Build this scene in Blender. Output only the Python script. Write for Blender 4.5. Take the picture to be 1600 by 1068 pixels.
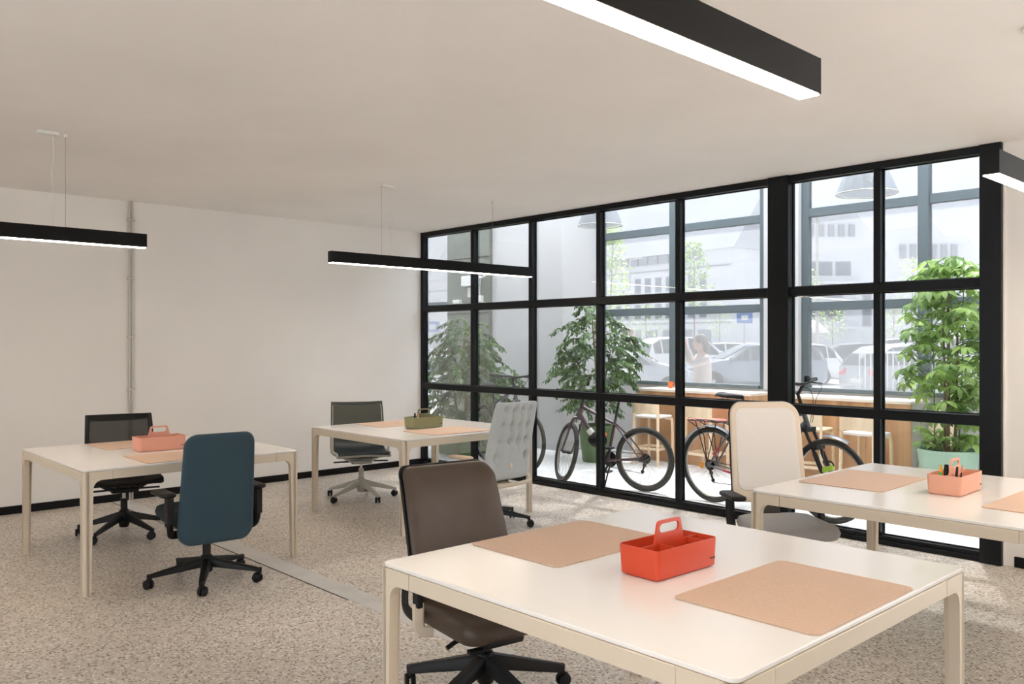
import bpy, bmesh, math, random
from mathutils import Vector, Matrix

for o in list(bpy.data.objects):
    bpy.data.objects.remove(o, do_unlink=True)
scene = bpy.context.scene
COL = scene.collection
PI = math.pi
R = math.radians

# ------------------------------------------------------------------ camera
CAM_LOC = (8.37, -6.30, 1.50)
cd = bpy.data.cameras.new('camera')
cd.sensor_width = 36.0
cd.lens = 36.0 * 1320.0 / 1600.0
cd.clip_start = 0.05
cd.clip_end = 400
cam = bpy.data.objects.new('camera', cd)
COL.objects.link(cam)
cam.location = CAM_LOC
cam.rotation_euler = (PI / 2, 0, R(47))
scene.camera = cam

# ------------------------------------------------------------------ sky and sun
SKY = 0.9
world = bpy.data.worlds.new('sky')
scene.world = world
world.use_nodes = True
bg = world.node_tree.nodes['Background']
bg.inputs[0].default_value = (0.85, 0.915, 1.0, 1)
bg.inputs[1].default_value = SKY
sd = bpy.data.lights.new('sun', 'SUN')
sd.energy = 7.0
sd.color = (1.0, 0.97, 0.93)
sd.angle = R(1.5)
sun = bpy.data.objects.new('sun', sd)
COL.objects.link(sun)
sun.rotation_euler = Vector((0.28, -0.56, -1.0)).to_track_quat('-Z', 'Y').to_euler()

# pendant strips (their light is built with each lamp)
LAMP = 9.8
LAMP_COL = (1.0, 0.82, 0.63)

# ------------------------------------------------------------------ exposure
scene.view_settings.view_transform = 'Standard'
scene.view_settings.look = 'None'
scene.view_settings.gamma = 1.0
scene.view_settings.exposure = 2.18
scene.view_settings.use_curve_mapping = False
try:
    scene.cycles.transparent_max_bounces = 24
    scene.cycles.max_bounces = 12
    scene.cycles.diffuse_bounces = 6
    scene.cycles.sample_clamp_indirect = 6.0
except Exception:
    pass

# ------------------------------------------------------------------ materials
def lin(c):
    c /= 255.0
    return c / 12.92 if c <= 0.04045 else ((c + 0.055) / 1.055) ** 2.4
def rgb(r, g, b):
    return (lin(r), lin(g), lin(b), 1)
MATS = {}
def sheen(name, w, tint=(1, 1, 1, 1)):
    b = MATS[name].node_tree.nodes['Principled BSDF']
    b.inputs['Sheen Weight'].default_value = w
    b.inputs['Sheen Roughness'].default_value = 0.35
    b.inputs['Sheen Tint'].default_value = tint
def mat(name, color, rough=0.5, metal=0.0, vary=None, bump=None, coat=0.0, spec=0.5, sub=None):
    """principled material; vary=(scale, amount) colour noise, bump=(scale, strength)"""
    m = bpy.data.materials.new(name)
    m.use_nodes = True
    nt = m.node_tree
    b = nt.nodes['Principled BSDF']
    b.inputs['Base Color'].default_value = color
    b.inputs['Roughness'].default_value = rough
    b.inputs['Metallic'].default_value = metal
    b.inputs['Specular IOR Level'].default_value = spec
    if coat:
        b.inputs['Coat Weight'].default_value = coat
        b.inputs['Coat Roughness'].default_value = 0.1
    tc = nt.nodes.new('ShaderNodeTexCoord')
    if vary:
        n = nt.nodes.new('ShaderNodeTexNoise')
        n.inputs['Scale'].default_value = vary[0]
        n.inputs['Detail'].default_value = 5
        nt.links.new(tc.outputs['Object'], n.inputs['Vector'])
        r = nt.nodes.new('ShaderNodeMapRange')
        r.inputs['From Min'].default_value = 0.3
        r.inputs['From Max'].default_value = 0.7
        r.inputs['To Min'].default_value = 1 - vary[1]
        r.inputs['To Max'].default_value = 1 + vary[1]
        nt.links.new(n.outputs['Fac'], r.inputs['Value'])
        v = nt.nodes.new('ShaderNodeVectorMath'); v.operation = 'SCALE'
        v.inputs[0].default_value = color[:3]
        nt.links.new(r.outputs[0], v.inputs['Scale'])
        nt.links.new(v.outputs[0], b.inputs['Base Color'])
    if bump:
        n = nt.nodes.new('ShaderNodeTexNoise')
        n.inputs['Scale'].default_value = bump[0]
        n.inputs['Detail'].default_value = 3
        nt.links.new(tc.outputs['Object'], n.inputs['Vector'])
        bp = nt.nodes.new('ShaderNodeBump')
        bp.inputs['Strength'].default_value = bump[1]
        bp.inputs['Distance'].default_value = 0.002
        nt.links.new(n.outputs['Fac'], bp.inputs['Height'])
        nt.links.new(bp.outputs[0], b.inputs['Normal'])
    MATS[name] = m
    return m

def glass_mat(name, haze, tint=(1, 1, 1, 1), refl=0.06, haze_col=(0.9, 0.93, 0.95, 1)):
    """thin architectural pane: clear, a little mirror reflection, and a scattering share mixed in as glare veil or diffuser"""
    m = bpy.data.materials.new(name); m.use_nodes = True
    nt = m.node_tree; nt.nodes.clear()
    out = nt.nodes.new('ShaderNodeOutputMaterial')
    tr = nt.nodes.new('ShaderNodeBsdfTransparent'); tr.inputs[0].default_value = tint
    gl = nt.nodes.new('ShaderNodeBsdfGlossy'); gl.inputs['Roughness'].default_value = 0.0
    fr = nt.nodes.new('ShaderNodeLayerWeight'); fr.inputs['Blend'].default_value = 0.25
    mp = nt.nodes.new('ShaderNodeMapRange'); mp.inputs['To Min'].default_value = refl * 0.3; mp.inputs['To Max'].default_value = 0.28
    nt.links.new(fr.outputs['Fresnel'], mp.inputs['Value'])
    m1 = nt.nodes.new('ShaderNodeMixShader')
    nt.links.new(mp.outputs[0], m1.inputs[0]); nt.links.new(tr.outputs[0], m1.inputs[1]); nt.links.new(gl.outputs[0], m1.inputs[2])
    if haze > 0:
        tl = nt.nodes.new('ShaderNodeBsdfTranslucent'); tl.inputs[0].default_value = haze_col
        m2 = nt.nodes.new('ShaderNodeMixShader'); m2.inputs[0].default_value = haze
        tc = nt.nodes.new('ShaderNodeTexCoord')
        n = nt.nodes.new('ShaderNodeTexNoise'); n.inputs['Scale'].default_value = 2.5; n.inputs['Detail'].default_value = 6
        nt.links.new(tc.outputs['Object'], n.inputs['Vector'])
        r = nt.nodes.new('ShaderNodeMapRange'); r.inputs['To Min'].default_value = haze * 0.8; r.inputs['To Max'].default_value = haze * 1.2
        nt.links.new(n.outputs['Fac'], r.inputs['Value']); nt.links.new(r.outputs[0], m2.inputs[0])
        nt.links.new(m1.outputs[0], m2.inputs[1]); nt.links.new(tl.outputs[0], m2.inputs[2])
        nt.links.new(m2.outputs[0], out.inputs[0])
    else:
        nt.links.new(m1.outputs[0], out.inputs[0])
    MATS[name] = m
    return m

def leaf_mat(name, c1, c2, transl=0.45):
    m = bpy.data.materials.new(name); m.use_nodes = True
    nt = m.node_tree; nt.nodes.clear()
    out = nt.nodes.new('ShaderNodeOutputMaterial')
    tc = nt.nodes.new('ShaderNodeTexCoord')
    oi = nt.nodes.new('ShaderNodeObjectInfo')
    n = nt.nodes.new('ShaderNodeTexNoise'); n.inputs['Scale'].default_value = 9
    nt.links.new(tc.outputs['Object'], n.inputs['Vector'])
    ad = nt.nodes.new('ShaderNodeMath'); ad.operation = 'MULTIPLY_ADD'; ad.inputs[1].default_value = 0.5
    nt.links.new(oi.outputs['Random'], ad.inputs[0]); nt.links.new(n.outputs['Fac'], ad.inputs[2])
    rp = nt.nodes.new('ShaderNodeValToRGB')
    rp.color_ramp.elements[0].position = 0.35; rp.color_ramp.elements[0].color = c1
    rp.color_ramp.elements[1].position = 0.95; rp.color_ramp.elements[1].color = c2
    nt.links.new(ad.outputs[0], rp.inputs[0])
    pb = nt.nodes.new('ShaderNodeBsdfPrincipled'); pb.inputs['Roughness'].default_value = 0.35
    nt.links.new(rp.outputs[0], pb.inputs['Base Color'])
    tl = nt.nodes.new('ShaderNodeBsdfTranslucent')
    hs = nt.nodes.new('ShaderNodeHueSaturation'); hs.inputs['Value'].default_value = 1.7; hs.inputs['Saturation'].default_value = 0.95
    nt.links.new(rp.outputs[0], hs.inputs['Color']); nt.links.new(hs.outputs[0], tl.inputs[0])
    mx = nt.nodes.new('ShaderNodeMixShader'); mx.inputs[0].default_value = transl
    nt.links.new(pb.outputs[0], mx.inputs[1]); nt.links.new(tl.outputs[0], mx.inputs[2])
    nt.links.new(mx.outputs[0], out.inputs[0])
    MATS[name] = m
    return m

def weave_mat(name, color, opacity, scale=900.0):
    """open knitted mesh: threads with see-through holes between them"""
    m = bpy.data.materials.new(name); m.use_nodes = True
    nt = m.node_tree; nt.nodes.clear()
    out = nt.nodes.new('ShaderNodeOutputMaterial')
    pb = nt.nodes.new('ShaderNodeBsdfPrincipled'); pb.inputs['Base Color'].default_value = color; pb.inputs['Roughness'].default_value = 0.6
    tr = nt.nodes.new('ShaderNodeBsdfTransparent')
    tc = nt.nodes.new('ShaderNodeTexCoord')
    wv = nt.nodes.new('ShaderNodeTexWave'); wv.bands_direction = 'Y'; wv.inputs['Scale'].default_value = scale / 20
    nt.links.new(tc.outputs['Object'], wv.inputs['Vector'])
    r = nt.nodes.new('ShaderNodeMapRange'); r.inputs['To Min'].default_value = opacity - 0.12; r.inputs['To Max'].default_value = min(1, opacity + 0.12)
    nt.links.new(wv.outputs['Fac'], r.inputs['Value'])
    mx = nt.nodes.new('ShaderNodeMixShader')
    nt.links.new(r.outputs[0], mx.inputs[0]); nt.links.new(tr.outputs[0], mx.inputs[1]); nt.links.new(pb.outputs[0], mx.inputs[2])
    nt.links.new(mx.outputs[0], out.inputs[0])
    MATS[name] = m
    return m

def emit_mat(name, color, strength):
    m = bpy.data.materials.new(name); m.use_nodes = True
    nt = m.node_tree; nt.nodes.clear()
    out = nt.nodes.new('ShaderNodeOutputMaterial')
    e = nt.nodes.new('ShaderNodeEmission'); e.inputs[0].default_value = (*color, 1); e.inputs[1].default_value = strength
    nt.links.new(e.outputs[0], out.inputs[0])
    MATS[name] = m
    return m

def terrazzo_mat(name, base, dark, light, scale, rough=0.42):
    m = bpy.data.materials.new(name); m.use_nodes = True
    nt = m.node_tree; b = nt.nodes['Principled BSDF']
    tc = nt.nodes.new('ShaderNodeTexCoord')
    def vor(s, rnd=1.0):
        v = nt.nodes.new('ShaderNodeTexVoronoi'); v.inputs['Scale'].default_value = s; v.inputs['Randomness'].default_value = rnd
        nt.links.new(tc.outputs['Object'], v.inputs['Vector']); return v
    def ramp(src, stops):
        r = nt.nodes.new('ShaderNodeValToRGB')
        el = r.color_ramp.elements
        el[0].position, el[0].color = stops[0]
        el[1].position, el[1].color = stops[-1]
        for p, c in stops[1:-1]:
            e = el.new(p); e.color = c
        nt.links.new(src, r.inputs[0]); return r
    v1 = vor(scale)
    sep = nt.nodes.new('ShaderNodeSeparateColor'); nt.links.new(v1.outputs['Color'], sep.inputs[0])
    chips = ramp(sep.outputs[0], [(0.0, dark), (0.34, dark), (0.44, base), (0.66, base), (0.78, light), (1.0, light)])
    chips.color_ramp.interpolation = 'LINEAR'
    edge = ramp(v1.outputs['Distance'], [(0.25, (0, 0, 0, 1)), (0.6, (1, 1, 1, 1))])
    mx = nt.nodes.new('ShaderNodeMix'); mx.data_type = 'RGBA'
    nt.links.new(edge.outputs[0], mx.inputs[0]); nt.links.new(chips.outputs[0], mx.inputs[6]); mx.inputs[7].default_value = base
    nz = nt.nodes.new('ShaderNodeTexNoise'); nz.inputs['Scale'].default_value = 0.9; nz.inputs['Detail'].default_value = 6
    nt.links.new(tc.outputs['Object'], nz.inputs['Vector'])
    r = nt.nodes.new('ShaderNodeMapRange'); r.inputs['From Min'].default_value = 0.3; r.inputs['From Max'].default_value = 0.7
    r.inputs['To Min'].default_value = 0.86; r.inputs['To Max'].default_value = 1.12
    nt.links.new(nz.outputs['Fac'], r.inputs['Value'])
    sc = nt.nodes.new('ShaderNodeVectorMath'); sc.operation = 'SCALE'
    nt.links.new(mx.outputs[2], sc.inputs[0]); nt.links.new(r.outputs[0], sc.inputs['Scale'])
    nt.links.new(sc.outputs[0], b.inputs['Base Color'])
    b.inputs['Roughness'].default_value = rough
    MATS[name] = m
    return m

def wood_mat(name, c1, c2, scale=(1, 1, 14), rough=0.45):
    m = bpy.data.materials.new(name); m.use_nodes = True
    nt = m.node_tree; b = nt.nodes['Principled BSDF']
    tc = nt.nodes.new('ShaderNodeTexCoord')
    mp = nt.nodes.new('ShaderNodeMapping'); mp.inputs['Scale'].default_value = scale
    nt.links.new(tc.outputs['Object'], mp.inputs['Vector'])
    n = nt.nodes.new('ShaderNodeTexNoise'); n.inputs['Scale'].default_value = 3.0; n.inputs['Detail'].default_value = 8; n.inputs['Distortion'].default_value = 1.2
    nt.links.new(mp.outputs[0], n.inputs['Vector'])
    rp = nt.nodes.new('ShaderNodeValToRGB')
    rp.color_ramp.elements[0].position = 0.35; rp.color_ramp.elements[0].color = c1
    rp.color_ramp.elements[1].position = 0.65; rp.color_ramp.elements[1].color = c2
    nt.links.new(n.outputs['Fac'], rp.inputs[0]); nt.links.new(rp.outputs[0], b.inputs['Base Color'])
    b.inputs['Roughness'].default_value = rough
    MATS[name] = m
    return m

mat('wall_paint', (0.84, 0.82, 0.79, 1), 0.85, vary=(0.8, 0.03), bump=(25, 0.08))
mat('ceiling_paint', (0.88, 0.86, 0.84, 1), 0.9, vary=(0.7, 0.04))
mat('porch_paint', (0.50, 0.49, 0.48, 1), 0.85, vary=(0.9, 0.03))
terrazzo_mat('terrazzo', rgb(204, 194, 182), rgb(108, 96, 86), rgb(240, 236, 230), 72)
terrazzo_mat('porch_floor', rgb(222, 220, 215), rgb(196, 193, 188), rgb(236, 234, 231), 45, 0.6)
mat('floor_strip', rgb(204, 202, 197), 0.45, vary=(6, 0.08))
mat('joint', rgb(60, 54, 48), 0.8)
mat('baseboard_black', rgb(11, 10, 13), 0.5, spec=0.25)
mat('frame_black', rgb(16, 20, 23), 0.42, spec=0.22)
mat('facade_grey', rgb(88, 98, 101), 0.5)
mat('bead', rgb(190, 195, 198), 0.4)
mat('zinc', rgb(196, 192, 184), 0.4, metal=0.35)
mat('concrete', rgb(118, 122, 114), 0.8, vary=(2.5, 0.12), bump=(18, 0.3))
glass_mat('glass_inner', 0.0, refl=0.03)
glass_mat('added_roof_sheet', 0.75, refl=0.03, haze_col=(0.64, 0.68, 0.73, 1))  # opal sheet of the unseen roof, added to spread soft daylight below
glass_mat('glass_outer', 0.065, tint=(0.440, 0.443, 0.45, 1), refl=0.03)  # scatter lays a milky glare veil over the view; tint dims the outside
mat('asphalt', rgb(176, 176, 176), 0.9, vary=(0.5, 0.08))
mat('desk_white', rgb(234, 232, 230), 0.20, vary=(1.5, 0.01))
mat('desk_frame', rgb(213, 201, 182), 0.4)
mat('cork_mat', rgb(202, 174, 153), 0.7, vary=(160, 0.07), bump=(300, 0.15))
mat('black_plastic', rgb(14, 14, 16), 0.5, spec=0.35)
mat('black_metal', rgb(17, 17, 19), 0.35, metal=0.2)
mat('rubber', rgb(24, 23, 23), 0.8)
mat('light_grey_metal', rgb(186, 184, 176), 0.4, metal=0.25)
mat('chrome', rgb(200, 200, 200), 0.18, metal=1.0)
mat('teal_fabric', rgb(44, 67, 79), 0.85, vary=(120, 0.08), bump=(400, 0.25))
mat('teal_dark_fabric', rgb(32, 47, 50), 0.85, vary=(120, 0.08), bump=(400, 0.25))
mat('brown_leather', rgb(70, 57, 47), 0.42, vary=(9, 0.05), bump=(120, 0.12))
mat('tuft_fabric', rgb(184, 190, 192), 0.85, vary=(140, 0.05), bump=(350, 0.2))
mat('cream_shell', rgb(222, 208, 190), 0.5)
mat('pale_mesh', rgb(226, 222, 218), 0.7, vary=(200, 0.02))
mat('seat_grey', rgb(172, 172, 172), 0.8, vary=(150, 0.05), bump=(350, 0.2))
weave_mat('black_mesh', rgb(24, 22, 21), 0.72)
weave_mat('green_mesh', rgb(66, 70, 60), 0.88)
mat('green_mesh_solid', rgb(58, 63, 58), 0.5, bump=(400, 0.2))
mat('dark_seat', rgb(40, 50, 56), 0.4)
mat('beige_pad', rgb(196, 176, 152), 0.5)
mat('beige_plastic', rgb(212, 200, 180), 0.45)
wood_mat('counter_wood', rgb(172, 128, 88), rgb(208, 166, 124), (0.9, 0.9, 0.16))
wood_mat('birch', rgb(222, 196, 160), rgb(238, 216, 184), (2, 2, 0.5))
mat('counter_top', rgb(236, 224, 208), 0.4)
mat('stool_white', rgb(230, 228, 226), 0.5)
mat('stool_pink', rgb(232, 150, 140), 0.5)
mat('box_red', rgb(206, 72, 40), 0.35)
mat('box_peach', rgb(228, 168, 142), 0.4)
mat('box_olive', rgb(140, 138, 100), 0.4)
mat('box_salmon', rgb(222, 158, 136), 0.4)
mat('ink', rgb(70, 54, 48), 0.6)
mat('lime', rgb(170, 214, 70), 0.5)
mat('green_pen', rgb(86, 190, 40), 0.4)
mat('yellow_pen', rgb(232, 172, 36), 0.4)
mat('navy_pen', rgb(44, 60, 92), 0.4)
mat('pink_pen', rgb(214, 140, 112), 0.4)
mat('lamp_black', rgb(10, 9, 8), 0.5, spec=0.2)
emit_mat('lamp_strip', LAMP_COL, LAMP)
mat('cable_steel', rgb(150, 146, 140), 0.35, metal=0.5)
mat('white_plastic', rgb(226, 226, 222), 0.5)
leaf_mat('ficus_leaf', rgb(38, 58, 34), rgb(96, 124, 72), 0.35)
leaf_mat('scheff_leaf', rgb(60, 90, 50), rgb(150, 176, 98), 0.5)
leaf_mat('tree_leaf', rgb(120, 150, 84), rgb(168, 190, 120), 0.5)
mat('bark', rgb(128, 104, 78), 0.85, vary=(12, 0.2), bump=(30, 0.6))
mat('cane_green', rgb(92, 122, 74), 0.6)
mat('pot_green', rgb(158, 186, 164), 0.55)
mat('pot_olive', rgb(92, 116, 78), 0.6)
mat('soil', rgb(60, 48, 38), 0.95)
mat('bike_purple', rgb(72, 50, 58), 0.35, coat=0.4)
mat('bike_dark', rgb(56, 58, 62), 0.35, coat=0.4)
mat('bike_grey', rgb(92, 96, 102), 0.35, coat=0.4)
mat('tyre', rgb(52, 53, 50), 0.85)
mat('rim_silver', rgb(150, 150, 146), 0.3, metal=0.8)
mat('red_paint', rgb(190, 44, 60), 0.4)
mat('amber', rgb(246, 160, 40), 0.3)
mat('orange', rgb(230, 110, 50), 0.5)
sheen('teal_fabric', 0.35, rgb(170, 205, 220))
sheen('tuft_fabric', 0.3)

# ------------------------------------------------------------------ mesh helpers
def V(*a):
    return Vector(a)
def catmull(pts, n=6, closed=False):
    pts = [Vector(p) for p in pts]
    N = len(pts); out = []
    rng = range(N) if closed else range(N - 1)
    for i in rng:
        if closed:
            p0, p1, p2, p3 = pts[i - 1], pts[i], pts[(i + 1) % N], pts[(i + 2) % N]
        else:
            p1, p2 = pts[i], pts[i + 1]
            p0 = pts[i - 1] if i > 0 else p1 + (p1 - p2)
            p3 = pts[i + 2] if i + 2 < N else p2 + (p2 - p1)
        for k in range(n):
            t = k / n
            out.append(0.5 * ((2 * p1) + (p2 - p0) * t + (2 * p0 - 5 * p1 + 4 * p2 - p3) * t * t + (3 * p1 - p0 - 3 * p2 + p3) * t ** 3))
    if not closed:
        out.append(pts[-1])
    return out
def rrect(hx, hy, r, n=5):
    """rounded rectangle outline, counter clockwise"""
    out = []
    r = min(r, hx * 0.999, hy * 0.999)
    for cx, cy, a0 in ((hx - r, hy - r, 0), (-hx + r, hy - r, 90), (-hx + r, -hy + r, 180), (hx - r, -hy + r, 270)):
        for k in range(n + 1):
            a = R(a0 + 90 * k / n)
            out.append((cx + r * math.cos(a), cy + r * math.sin(a)))
    return out

class MB:
    def __init__(s):
        s.v = []; s.f = []
    def add(s, vs, fs):
        o = len(s.v)
        s.v += [tuple(v) for v in vs]
        s.f += [tuple(i + o for i in f) for f in fs]
        return s
    def box(s, x0, x1, y0, y1, z0, z1):
        return s.add([(x0, y0, z0), (x1, y0, z0), (x1, y1, z0), (x0, y1, z0), (x0, y0, z1), (x1, y0, z1), (x1, y1, z1), (x0, y1, z1)],
                     [(0, 3, 2, 1), (4, 5, 6, 7), (0, 1, 5, 4), (1, 2, 6, 5), (2, 3, 7, 6), (3, 0, 4, 7)])
    def bar(s, p0, p1, s0, s1=None, up=(0, 0, 1)):
        """tapered rectangular bar, s = (width, height)"""
        p0, p1 = Vector(p0), Vector(p1); s1 = s1 or s0
        d = (p1 - p0).normalized(); u = Vector(up)
        w = d.cross(u)
        if w.length < 1e-4:
            w = d.cross(Vector((1, 0, 0)))
        w.normalize(); u = w.cross(d).normalized()
        vs = []
        for p, (a, b) in ((p0, s0), (p1, s1)):
            vs += [p - w * a / 2 - u * b / 2, p + w * a / 2 - u * b / 2, p + w * a / 2 + u * b / 2, p - w * a / 2 + u * b / 2]
        return s.add(vs, [(0, 1, 2, 3), (7, 6, 5, 4), (0, 4, 5, 1), (1, 5, 6, 2), (2, 6, 7, 3), (3, 7, 4, 0)])
    def tube(s, path, r, seg=8, closed=False, flat=None):
        """tube along a path; r number or list; flat=(sx, sy) elliptical section"""
        path = [Vector(p) for p in path]; N = len(path)
        rs = r if isinstance(r, (list, tuple)) else [r] * N
        if len(rs) != N:
            rs = [rs[0] + (rs[-1] - rs[0]) * i / (N - 1) for i in range(N)]
        vs = []; prev = None
        for i, p in enumerate(path):
            if closed:
                t = path[(i + 1) % N] - path[i - 1]
            else:
                t = path[min(i + 1, N - 1)] - path[max(i - 1, 0)]
            if t.length < 1e-9:
                t = Vector((0, 0, 1))
            t.normalize()
            if prev is None:
                a = Vector((0, 0, 1)) if abs(t.z) < 0.9 else Vector((1, 0, 0))
                n = t.cross(a).normalized()
            else:
                n = prev - t * prev.dot(t)
                n = n.normalized() if n.length > 1e-6 else t.orthogonal().normalized()
            prev = n; b = t.cross(n)
            fx, fy = flat or (1, 1)
            for k in range(seg):
                a = 2 * PI * k / seg
                vs.append(p + n * math.cos(a) * rs[i] * fx + b * math.sin(a) * rs[i] * fy)
        fs = []
        M = N if closed else N - 1
        for i in range(M):
            j = (i + 1) % N
            for k in range(seg):
                l = (k + 1) % seg
                fs.append((i * seg + k, i * seg + l, j * seg + l, j * seg + k))
        if not closed:
            fs.append(tuple(range(seg - 1, -1, -1)))
            fs.append(tuple((N - 1) * seg + k for k in range(seg)))
        return s.add(vs, fs)
    def cyl(s, p0, p1, r0, r1=None, seg=12):
        return s.tube([p0, p1], [r0, r0 if r1 is None else r1], seg)
    def lathe(s, prof, seg=24, c=(0, 0, 0), axis='z', caps=True):
        vs = []; fs = []; n = len(prof)
        for k in range(seg):
            a = 2 * PI * k / seg; ca, sa = math.cos(a), math.sin(a)
            for r, h in prof:
                p = (r * ca, r * sa, h) if axis == 'z' else ((r * ca, h, r * sa) if axis == 'y' else (h, r * ca, r * sa))
                vs.append((p[0] + c[0], p[1] + c[1], p[2] + c[2]))
        for k in range(seg):
            l = (k + 1) % seg
            for i in range(n - 1):
                fs.append((k * n + i, l * n + i, l * n + i + 1, k * n + i + 1))
        if caps:
            if prof[0][0] > 1e-6:
                fs.append(tuple(k * n for k in range(seg - 1, -1, -1)))
            if prof[-1][0] > 1e-6:
                fs.append(tuple(k * n + n - 1 for k in range(seg)))
        return s.add(vs, fs)
    def prism(s, pts, fn0, fn1):
        """extrude a 2-D outline between two placements fn(u, v) -> xyz"""
        n = len(pts)
        vs = [fn0(*p) for p in pts] + [fn1(*p) for p in pts]
        fs = [tuple(range(n - 1, -1, -1)), tuple(range(n, 2 * n))]
        for i in range(n):
            j = (i + 1) % n
            fs.append((i, j, n + j, n + i))
        return s.add(vs, fs)
    def slab(s, pts, z0, z1):
        return s.prism(pts, lambda u, v: (u, v, z0), lambda u, v: (u, v, z1))
    def ball(s, c, r, seg=10, rings=6):
        rx, ry, rz = r if isinstance(r, (tuple, list)) else (r, r, r)
        vs = [(c[0], c[1], c[2] - rz)]; fs = []
        for i in range(1, rings):
            a = PI * i / rings - PI / 2
            for k in range(seg):
                b = 2 * PI * k / seg
                vs.append((c[0] + rx * math.cos(a) * math.cos(b), c[1] + ry * math.cos(a) * math.sin(b), c[2] + rz * math.sin(a)))
        vs.append((c[0], c[1], c[2] + rz)); T = len(vs) - 1
        for k in range(seg):
            l = (k + 1) % seg
            fs.append((0, 1 + l, 1 + k))
            for i in range(rings - 2):
                fs.append((1 + i * seg + k, 1 + i * seg + l, 1 + (i + 1) * seg + l, 1 + (i + 1) * seg + k))
            fs.append((1 + (rings - 2) * seg + k, 1 + (rings - 2) * seg + l, T))
        return s.add(vs, fs)
    def pad(s, hx, hy, T, r, corner, place, rings=6, n=5, crown=0.0):
        """upholstered slab: rounded-rectangle outline, rounded edge of radius r, bent by place(u, v, w)"""
        base = rrect(hx, hy, corner, n); K = len(base)
        er = min(r, T / 2)
        levels = []                                     # (inset, w)
        for k in range(5):
            a = -PI / 2 + PI * k / 4
            levels.append((er * (1 - math.cos(a)), (T / 2 - er) * (1 if a > 0 else -1 if a < 0 else 0) + er * math.sin(a)))
        def ring(inset, w, sc=1.0):
            fx = (hx - inset) / hx * sc; fy = (hy - inset) / hy * sc
            return [(x * fx, y * fy, w) for x, y in base]
        stack = []
        inner = [1 - (k + 1) / (rings + 1) for k in range(rings)]
        for sc in reversed(inner):
            stack.append(ring(er, -T / 2 - crown * 0 * (1 - sc * sc), sc))
        for ins, w in levels:
            stack.append(ring(ins, w))
        for sc in inner:
            stack.append(ring(er, T / 2 + crown * (1 - sc * sc), sc))
        vs = [place(*p) for rg in stack for p in rg]
        fs = []
        for i in range(len(stack) - 1):
            for k in range(K):
                l = (k + 1) % K
                fs.append((i * K + k, i * K + l, (i + 1) * K + l, (i + 1) * K + k))
        c0 = len(vs); vs.append(place(0, 0, -T / 2)); vs.append(place(0, 0, T / 2 + crown))
        L = (len(stack) - 1) * K
        for k in range(K):
            l = (k + 1) % K
            fs.append((c0, l, k)); fs.append((c0 + 1, L + k, L + l))
        return s.add(vs, fs)
    def grid(s, nu, nv, fn, closed_u=False):
        vs = [fn(i / (nu - (0 if closed_u else 1)), j / (nv - 1)) for i in range(nu) for j in range(nv)]
        fs = []
        for i in range(nu if closed_u else nu - 1):
            ii = (i + 1) % nu
            for j in range(nv - 1):
                fs.append((i * nv + j, ii * nv + j, ii * nv + j + 1, i * nv + j + 1))
        return s.add(vs, fs)
    def mesh(s, name, sharp=38):
        me = bpy.data.meshes.new(name)
        bm = bmesh.new()
        vs = [bm.verts.new(v) for v in s.v]
        for f in s.f:
            try:
                bm.faces.new([vs[i] for i in f])
            except ValueError:
                pass
        bmesh.ops.recalc_face_normals(bm, faces=bm.faces)
        lim = R(sharp)
        for f in bm.faces:
            f.smooth = True
        for e in bm.edges:
            if len(e.link_faces) != 2 or e.calc_face_angle(0) > lim:
                e.smooth = False
        bm.to_mesh(me); bm.free()
        return me
    def build(s, name, material, parent=None, bevel=0, loc=None, label=None, sharp=38, kind=None, seg=2):
        me = s.mesh(name, sharp)
        return link(name, me, material, parent, bevel, loc, label, kind, seg)

def link(name, me, material, parent=None, bevel=0, loc=None, label=None, kind=None, seg=2, rot=None):
    o = bpy.data.objects.new(name, me); COL.objects.link(o)
    if material and not me.materials:
        me.materials.append(MATS[material])
    if parent:
        o.parent = parent
    if loc:
        o.location = loc
    if rot:
        o.rotation_euler = rot
    if bevel:
        b = o.modifiers.new('bevel', 'BEVEL'); b.width = bevel; b.segments = seg; b.limit_method = 'ANGLE'; b.angle_limit = R(40)
    if label:
        o['label'] = label
    if kind:
        o['kind'] = kind
    return o

def thing(name, label, cat, loc=(0, 0, 0), rotz=0.0, group=None):
    o = bpy.data.objects.new(name, None); COL.objects.link(o)
    o.empty_display_size = 0.1
    o.location = loc; o.rotation_euler = (0, 0, rotz)
    o['label'] = label; o['category'] = cat
    if group:
        o['group'] = group
    return o
def tag(o, label, cat, group=None):
    o['label'] = label; o['category'] = cat
    if group:
        o['group'] = group
    return o
def struct(o, label=None):
    o['kind'] = 'structure'
    if label:
        o['label'] = label
    return o
def sroot(name, label, loc=(0, 0, 0)):
    o = bpy.data.objects.new(name, None); COL.objects.link(o); o.location = loc
    o['kind'] = 'structure'; o['label'] = label
    return o

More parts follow.
